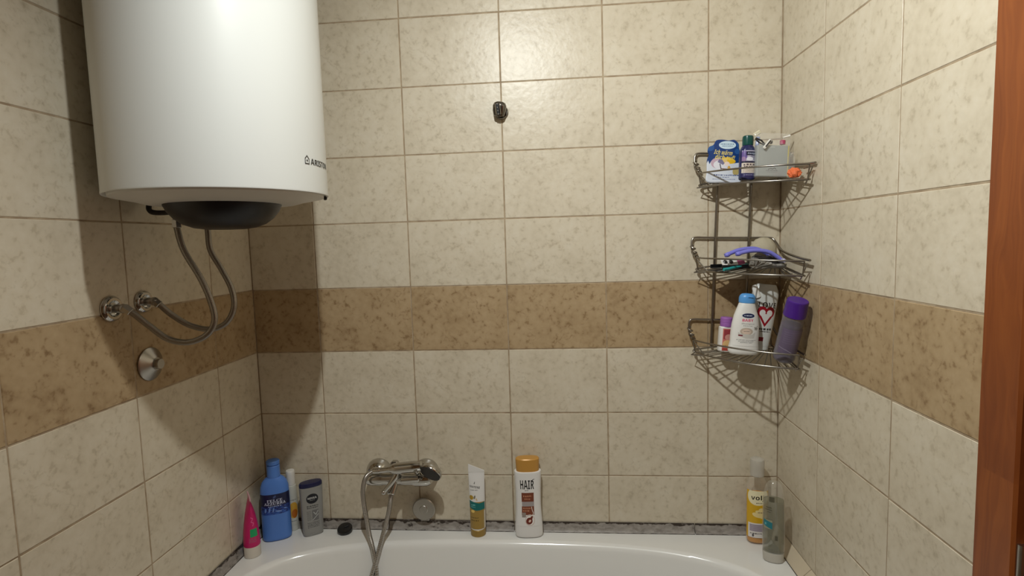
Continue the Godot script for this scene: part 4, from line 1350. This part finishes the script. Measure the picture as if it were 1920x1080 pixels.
	part("edge_strip", MB.new().box(Vector3(0.003, 0.082, 0.0165), 0.0008, xf(Vector3(0.0415, 0.0415, 0))).build(25), mat("yellow_strip", rgb8(206, 190, 96), 0.5), o, "yellowish edge")
	o = on_shelf("clear_bag", "clear plastic bag around the grey carton on the top shelf", "bag", 0, 1.548, 0.105, Vector3(-2, 4, TILT - 1), g, 0.0015)
	var film := mat("clear_film", Color(0.96, 0.96, 0.95, 0.10), 0.08)
	film.transparency = BaseMaterial3D.TRANSPARENCY_ALPHA
	var bag := [[0.0, 0.043, 0.010, 4.0], [0.002, 0.0455, 0.0125, 4.0], [0.04, 0.0465, 0.0132, 4.0], [0.085, 0.0470, 0.0122, 3.6], [0.10, 0.0475, 0.0085, 3.0], [0.112, 0.048, 0.0035, 2.4], [0.118, 0.048, 0.0015, 2.2]]
	var b := MB.new().loft(bag, 64)
	var f := FastNoiseLite.new()
	f.seed = 9
	f.frequency = 38.0
	for i in b.v.size():
		var p := b.v[i]
		b.v[i] += Vector3(0, f.get_noise_2d(p.x, p.z) * 0.003 * clampf((p.y - 0.09) / 0.03, 0, 1), f.get_noise_3d(p.x, p.y, 3.0) * 0.0016)
	part("film", b.build(70), film, o)
	# odds and ends at the mouth of the bag
	o = on_shelf("hair_clip", "white clip with a dark slot on top of the carton", "clip", 0, 1.5335, 0.118, Vector3(0, 6, -40), g, 0.091)
	part("bar", MB.new().box(Vector3(0.008, 0.030, 0.005), 0.0015).build(30), M.white_plastic, o)
	part("slot", MB.new().box(Vector3(0.0036, 0.022, 0.002), 0.0006, xf(Vector3(0.0006, 0.002, 0.002))).build(30), M.dark_rubber, o, "dark slot")
	o = on_shelf("tweezers", "dark metal tweezers beside the white clip on the carton", "tweezers", 0, 1.518, 0.112, Vector3(0, 4, 55), g, 0.099)
	for s in [-1, 1]:
		part("arm", MB.new().tube([Vector3(0, -0.016, 0), Vector3(s * 0.004, 0.0, 0), Vector3(s * 0.001, 0.016, 0)], 0.0022, 8).build(60), mat("gunmetal", rgb8(78, 76, 76), 0.35, 0.8), o)
	o = on_shelf("dark_vial", "small dark vial lying on the carton in the bag", "vial", 0, 1.5515, 0.1035, Vector3(0, 0, 80), g, 0.0955)
	part("barrel", MB.new().lathe([[0.0042, 0.0], [0.0048, 0.001], [0.0048, 0.009], [0.004, 0.010]], 18).build(35), M.dark_rubber, o)
	o = on_shelf("pink_pot", "small pink pot on the carton at the bag's right end", "pot", 0, 1.5785, 0.1035, Vector3(0, 20, TILT), g, 0.088)
	part("lid", MB.new().lathe([[0.006, 0.0], [0.0072, 0.001], [0.0072, 0.010], [0.006, 0.0115], [0.001, 0.012]], 20).build(35), mat("raspberry", rgb8(176, 70, 104), 0.4), o)
	o = on_shelf("white_stick", "short white plastic stick poking out above the pink pot", "stick", 0, 1.588, 0.1045, Vector3(0, 0, -76), g, 0.1085)
	part("stick", MB.new().tube([Vector3(0, -0.008, 0), Vector3(0, 0.008, 0)], 0.0024, 10).ball(Vector3(0.003, 0.0035, 0.003), xf(Vector3(0, 0.008, 0))).build(50), mat("bright_white", rgb8(240, 238, 232), 0.3), o)

	# crumpled orange wrapper in a little clear cup
	o = on_shelf("orange_wrapper", "crumpled coral-orange wrapper at the right end of the top shelf", "wrapper", 0, 1.5875, 0.158, Vector3(0, 0, 0), g)
	var crumple := MB.new().ball(Vector3(0.0165, 0.0135, 0.012), xf(Vector3(0, 0.0125, 0)), 26)
	f.frequency = 120.0
	for i in crumple.v.size():
		var p := crumple.v[i]
		crumple.v[i] += (p - Vector3(0, 0.0125, 0)) * f.get_noise_3dv(p) * 0.5
		crumple.v[i].y = maxf(crumple.v[i].y, 0.0004)
	part("ball", crumple.build(20), mat("coral", rgb8(236, 118, 70), 0.5), o)
	o = on_shelf("clear_vial", "small clear plastic vial behind the orange wrapper", "vial", 0, 1.590, 0.128, Vector3(0, 0, TILT), g)
	part("vial", MB.new().lathe([[0.008, 0.0], [0.0095, 0.002], [0.0095, 0.052], [0.006, 0.058], [0.006, 0.066], [0.001, 0.0665]], 24).build(40), film, o)


func middle_shelf_things() -> void:
	var g := "things on the middle shelf"
	# pumice-like round sponge
	var o := on_shelf("round_sponge", "round beige bath sponge at the back of the middle shelf", "sponge", 1, 1.5485, 0.050, Vector3(0, 0, TILT), g)
	var b := MB.new().ball(Vector3(0.036, 0.040, 0.030), xf(Vector3(0, 0.039, 0)), 36)
	var f := FastNoiseLite.new()
	f.seed = 21
	f.frequency = 60.0
	for i in b.v.size():
		b.v[i] += (b.v[i] - Vector3(0, 0.039, 0)) * f.get_noise_3dv(b.v[i]) * 0.05
	var sponge := mat("beige_sponge", rgb8(190, 180, 156), 0.95)
	sponge.heightmap_enabled = true
	sponge.heightmap_texture = noise_texture(44, 0.12, 3, 256)
	sponge.heightmap_scale = 0.12
	sponge.uv1_scale = Vector3(3, 2, 1)
	part("sponge", b.build(60), sponge, o)

	# dark tray
	o = on_shelf("dark_tray", "flat black plastic tray lying on the middle shelf", "tray", 1, 1.474, 0.072, Vector3(2, 24, TILT + 2), g)
	part("tray", MB.new().box(Vector3(0.15, 0.003, 0.05), 0.0012, xf(Vector3(0, 0.0018, 0))).box(Vector3(0.15, 0.010, 0.003), 0.001, xf(Vector3(0, 0.0065, 0.0236))).box(Vector3(0.15, 0.010, 0.003), 0.001, xf(Vector3(0, 0.0065, -0.0236))).build(30), M.black_plastic, o)
	# blister card, white and pink
	o = on_shelf("blister_card", "white blister card with a pink end above the black tray", "blister card", 1, 1.452, 0.068, Vector3(52, 10, TILT), g, 0.018)
	part("card", MB.new().box(Vector3(0.048, 0.0015, 0.02), 0.0005).build(25), mat("paper_white", rgb8(222, 218, 214), 0.6), o)
	for i in 2:
		part("blister", MB.new().lathe([[0.0062, 0.0], [0.006, 0.002], [0.004, 0.0036], [0.001, 0.004]], 18, xf(Vector3(-0.013 + i * 0.017, 0.0008, 0))).build(45), M.gunmetal, o, "dark round blister")
	part("pink_end", MB.new().box(Vector3(0.022, 0.0016, 0.02), 0.0005, xf(Vector3(0.0352, 0, 0))).build(25), mat("mauve_pink", rgb8(164, 70, 116), 0.5), o, "mauve pink end")
	# teal toothbrush
	o = on_shelf("toothbrush", "teal toothbrush lying at the front of the middle shelf", "toothbrush", 1, 1.452, 0.108, Vector3(0, 30, TILT + 3), g, 0.0045)
	part("handle", MB.new().tube(smooth([Vector3(-0.038, 0, 0), Vector3(-0.02, 0.0005, 0), Vector3(0.0, 0.003, 0), Vector3(0.03, 0.0055, 0), Vector3(0.05, 0.007, 0)]), 0.0042, 12).build(60), mat("teal", rgb8(40, 150, 152), 0.35), o)
	part("neck", MB.new().tube([Vector3(0.048, 0.007, 0), Vector3(0.075, 0.009, 0)], 0.0032, 10).build(60), mat("grey_rubber", rgb8(120, 126, 124), 0.5), o)
	# grey pouch
	o = on_shelf("grey_pouch", "crumpled grey foil pouch at the front of the middle shelf", "pouch", 1, 1.536, 0.122, Vector3(0, 20, TILT), g)
	var pouch := MB.new().prism(smooth2([Vector2(-0.050, 0.0005), Vector2(0.0, 0.0005), Vector2(0.052, 0.001), Vector2(0.057, 0.012), Vector2(0.044, 0.0145), Vector2(0.026, 0.0125), Vector2(0.004, 0.018), Vector2(-0.022, 0.0215), Vector2(-0.038, 0.029), Vector2(-0.048, 0.030), Vector2(-0.056, 0.020)], 5), 0.016, 0.005)
	f.frequency = 45.0
	for i in pouch.v.size():
		var p := pouch.v[i]
		pouch.v[i] += Vector3(0, 0, f.get_noise_3d(p.x, p.y * 1.5, 2.0) * 0.012 + f.get_noise_3d(p.x * 2.0, p.y * 2.0, 9.0) * 0.006)
	part("pouch", pouch.build(34), mat("dull_foil", rgb8(128, 124, 118), 0.4, 0.1), o)
	var fold := MB.new().prism(smooth2([Vector2(-0.040, 0.012), Vector2(0.01, 0.011), Vector2(0.056, 0.009), Vector2(0.060, 0.018), Vector2(0.048, 0.034), Vector2(0.0, 0.033), Vector2(-0.036, 0.036)], 5), 0.007, 0.002, xf(Vector3(0.004, 0.0, -0.013), Vector3(-10, 0, 0)))
	for i in fold.v.size():
		var p := fold.v[i]
		fold.v[i] += Vector3(0, 0, f.get_noise_3d(p.x, p.y, 5.0) * 0.006)
	part("dark_fold", fold.build(34), M.dark_rubber, o, "dark upper fold")
	# two lavender razors
	var lav := mat("lavender", rgb8(122, 122, 214), 0.35)
	var lav_pale := mat("pale_lavender", rgb8(196, 196, 232), 0.35)
	var spots := [[1.494, 0.096, Vector3(0, 8, TILT + 3), 0.0485, "upper lavender razor lying on the middle shelf"], [1.520, 0.114, Vector3(0, 4, TILT - 5), 0.043, "lower lavender razor nearer the front rail"]]
	var first: Node3D = null
	for s in spots:
		if first == null:
			first = on_shelf("lavender_razor", s[4], "razor", 1, s[0], s[1], s[2], "lavender razors on the middle shelf", s[3])
			part("handle", MB.new().tube(smooth([Vector3(-0.066, -0.010, 0), Vector3(-0.05, -0.004, 0.0), Vector3(-0.028, 0.003, 0), Vector3(0.0, 0.006, 0), Vector3(0.024, 0.004, 0), Vector3(0.046, -0.006, 0), Vector3(0.056, -0.012, 0)], 6), 0.0056, 12).ball(Vector3(0.010, 0.0066, 0.007), xf(Vector3(-0.058, -0.0075, 0), Vector3(0, 0, 24))).build(60), lav, first)
			part("head", MB.new().box(Vector3(0.010, 0.009, 0.036), 0.002, xf(Vector3(0.060, -0.015, 0), Vector3(0, 0, -30))).build(30), lav_pale, first, "pale razor head")
		else:
			var c: Node3D = first.duplicate()
			c.name = numbered("lavender_razor")
			add_child(c, true)
			c.position = Vector3(s[0], shelf_floor(1, s[0], s[1]) + s[3], s[1])
			c.rotation_degrees = s[2]
			tag(c, s[4], "razor", "lavender razors on the middle shelf")


func low_shelf_things() -> void:
	var g := "bottles on the bottom shelf"
	# baby shampoo
	var o := on_shelf("baby_shampoo_bottle", "white baby shampoo bottle with a light blue cap", "bottle", 2, 1.484, 0.088, Vector3(0, 2, TILT - 2), g)
	var white := mat("soft_white", rgb8(234, 232, 228), 0.32)
	var rings := [[0.0, 0.035, 0.016, 2.4], [0.003, 0.040, 0.020, 2.4], [0.010, 0.0425, 0.022, 2.4], [0.022, 0.041, 0.022, 2.4], [0.034, 0.0385, 0.021, 2.4], [0.06, 0.0385, 0.021, 2.4], [0.085, 0.037, 0.0205, 2.3], [0.11, 0.0325, 0.019, 2.3], [0.130, 0.026, 0.0175, 2.2], [0.144, 0.0215, 0.0165, 2.1], [0.146, 0.019, 0.015, 2.0]]
	part("body", MB.new().loft(rings, 48).build(45), white, o)
	part("cap", MB.new().loft([[0.1455, 0.0205, 0.0162, 2.1], [0.147, 0.0222, 0.0172, 2.1], [0.160, 0.0222, 0.0172, 2.1], [0.166, 0.020, 0.016, 2.1], [0.1705, 0.0155, 0.0128, 2.1], [0.172, 0.008, 0.007, 2.0]], 40).build(45), mat("baby_blue", rgb8(92, 160, 226), 0.35), o, "light blue cap")
	part("lid_tab", MB.new().box(Vector3(0.014, 0.004, 0.006), 0.0015, xf(Vector3(0.002, 0.163, 0.0165))).build(30), M.baby_blue, o)
	var im := sheet(320, 512, rgb8(234, 232, 228))
	oval(im, 160, 56, 84, 38, rgb8(170, 176, 190))
	oval(im, 160, 56, 76, 32, rgb8(26, 34, 74))
	small_print(im, 108, 214, 48, 16, rgb8(200, 208, 226), 101)
	write(im, "BABY", Rect2(92, 106, 130, 40), rgb8(214, 40, 96), true)
	write(im, "Shampoo", Rect2(86, 164, 148, 30), rgb8(110, 112, 108), false, true, 0.3)
	small_print(im, 110, 214, 204, 9, rgb8(140, 140, 136), 102)
	stroke(im, [Vector2(236, 264), Vector2(262, 240), Vector2(284, 206)], 9, rgb8(140, 136, 128))
	oval(im, 250, 242, 12, 24, rgb8(150, 146, 138), -0.5)
	oval(im, 268, 252, 12, 24, rgb8(160, 156, 148), 0.7)
	oval(im, 148, 292, 70, 54, rgb8(196, 180, 164))
	oval(im, 148, 298, 46, 40, rgb8(222, 200, 184))
	small_print(im, 118, 182, 286, 8, rgb8(110, 92, 84), 103)
	poly(im, [Vector2(56, 306), Vector2(96, 330), Vector2(210, 336), Vector2(250, 300), Vector2(236, 392), Vector2(150, 400), Vector2(60, 360)], rgb8(206, 202, 196))
	im.fill_rect(Rect2i(62, 344, 50, 20), rgb8(120, 36, 52))
	for i in 3:
		small_print(im, 44 + i * 24, 260 - i * 20, 416 + i * 20, 9, rgb8(110, 110, 114), 104 + i)
	part("print", label_patch(rings, -0.88, 0.88, 0.026, 0.122), print_mat("baby_print", im, 0.32), o, "printed front with pink lettering")

	# small bottle behind
	o = on_shelf("small_lilac_bottle", "small white bottle with a lilac cap behind the baby shampoo", "bottle", 2, 1.446, 0.044, Vector3(0, 4, TILT - 2), g)
	rings = [[0.0, 0.017, 0.013, 3.0], [0.003, 0.0195, 0.0155, 3.0], [0.07, 0.0195, 0.0155, 3.0], [0.073, 0.017, 0.014, 2.6]]
	part("body", MB.new().loft(rings, 32).build(40), white, o)
	part("cap", MB.new().lathe([[0.0165, 0.073], [0.0172, 0.075], [0.0172, 0.083], [0.0164, 0.084], [0.0172, 0.085], [0.0172, 0.097], [0.015, 0.100], [0.001, 0.1005]], 32).build(35), mat("lilac", rgb8(158, 102, 178), 0.38), o, "lilac cap")
	im = sheet(160, 288, rgb8(206, 120, 110))
	im.fill_rect(Rect2i(0, 0, 34, 288), rgb8(230, 226, 222))
	im.fill_rect(Rect2i(44, 12, 96, 124), rgb8(156, 62, 70))
	oval(im, 96, 110, 40, 40, rgb8(206, 150, 140))
	oval(im, 84, 200, 46, 52, rgb8(222, 186, 130))
	small_print(im, 50, 140, 214, 9, rgb8(150, 110, 70), 111)
	im.fill_rect(Rect2i(34, 252, 126, 36), rgb8(176, 70, 60))
	part("label", label_patch(rings, -0.95, 0.95, 0.004, 0.068), print_mat("lilac_label", im), o, "reddish printed label")

	# white bottle with a red heart
	o = on_shelf("heart_bottle", "white bottle with a red heart print behind the baby shampoo", "bottle", 2, 1.538, 0.052, Vector3(0, 6, TILT - 5), g)
	rings = [[0.0, 0.0225, 0.015, 2.6], [0.003, 0.0255, 0.017, 2.6], [0.05, 0.0295, 0.0185, 2.6], [0.10, 0.0335, 0.019, 2.6], [0.15, 0.036, 0.0185, 2.6], [0.162, 0.0365, 0.018, 2.6], [0.172, 0.034, 0.0165, 2.5], [0.184, 0.029, 0.014, 2.4], [0.188, 0.026, 0.011, 2.4]]
	part("body", MB.new().loft(rings, 44).build(40), mat("cool_white", rgb8(214, 216, 214), 0.34), o)
	im = sheet(320, 640, rgb8(214, 216, 214))
	write(im, "LOVE", Rect2(60, 96, 220, 66), rgb8(52, 46, 46), true)
	for s in [-1, 1]:
		oval(im, 160 + s * 50, 214, 62, 66, rgb8(150, 20, 36), s * -0.3)
	poly(im, [Vector2(50, 232), Vector2(270, 232), Vector2(160, 400)], rgb8(150, 20, 36))
	for s in [-1, 1]:
		oval(im, 160 + s * 44, 228, 36, 40, rgb8(224, 222, 220), s * -0.3)
	poly(im, [Vector2(88, 240), Vector2(232, 240), Vector2(160, 356)], rgb8(224, 222, 220))
	small_print(im, 60, 280, 412, 24, rgb8(60, 54, 54), 122)
	small_print(im, 70, 250, 450, 14, rgb8(90, 84, 84), 121)
	im.fill_rect(Rect2i(88, 528, 80, 50), rgb8(130, 20, 34))
	part("print", label_patch(rings, -0.9, 0.9, 0.012, 0.160), print_mat("heart_print", im, 0.34), o, "print with a red heart")
	# stream of white lid at the top left
	part("flip_top", MB.new().loft([[0.0, 0.010, 0.008], [0.03, 0.008, 0.007], [0.036, 0.005, 0.004]], 20, xf(Vector3(-0.027, 0.150, 0.013), Vector3(0, 0, 24))).build(45), M.bright_white, o)

	# grey-violet bottle with a purple cap, leaning
	o = on_shelf("purple_cap_bottle", "translucent grey-violet bottle with a purple cap leaning right", "bottle", 2, 1.5625, 0.166, Vector3(17, -4, -6), g, 0.0055)
	rings = [[0.0, 0.022, 0.022], [0.003, 0.0255, 0.0255], [0.010, 0.027, 0.027], [0.09, 0.0268, 0.0268], [0.118, 0.0255, 0.0255], [0.130, 0.0245, 0.0245]]
	var smoke := mat("smoky_plastic", Color(0.50, 0.48, 0.52, 0.55), 0.22)
	smoke.transparency = BaseMaterial3D.TRANSPARENCY_ALPHA
	part("body", MB.new().loft(rings, 48).build(45), smoke, o, "smoky translucent shell")
	part("liquid", MB.new().loft([[0.003, 0.0215, 0.0215], [0.008, 0.0245, 0.0245], [0.088, 0.0248, 0.0248], [0.105, 0.024, 0.024]], 40).build(40), mat("violet_liquid", rgb8(98, 82, 122), 0.3), o, "dull violet liquid")
	part("cap", MB.new().loft([[0.1295, 0.0258, 0.0258], [0.131, 0.0272, 0.0272], [0.170, 0.0262, 0.0262], [0.1735, 0.0252, 0.0252], [0.1745, 0.0235, 0.0235], [0.1738, 0.010, 0.010]], 20).build(22), mat("royal_purple", rgb8(74, 34, 134), 0.35), o, "purple cap")
	im = sheet(256, 256, rgb8(104, 92, 116))
	for i in 6:
		small_print(im, 30, 200, 30 + i * 22, 5, rgb8(124, 112, 136), 131 + i)
	stroke(im, [Vector2(0, 196), Vector2(90, 214), Vector2(150, 240)], 6, rgb8(150, 140, 160))
	part("label", label_patch(rings, -0.9, 0.9, 0.03, 0.10), print_mat("violet_label", im, 0.35), o, "faint violet label")
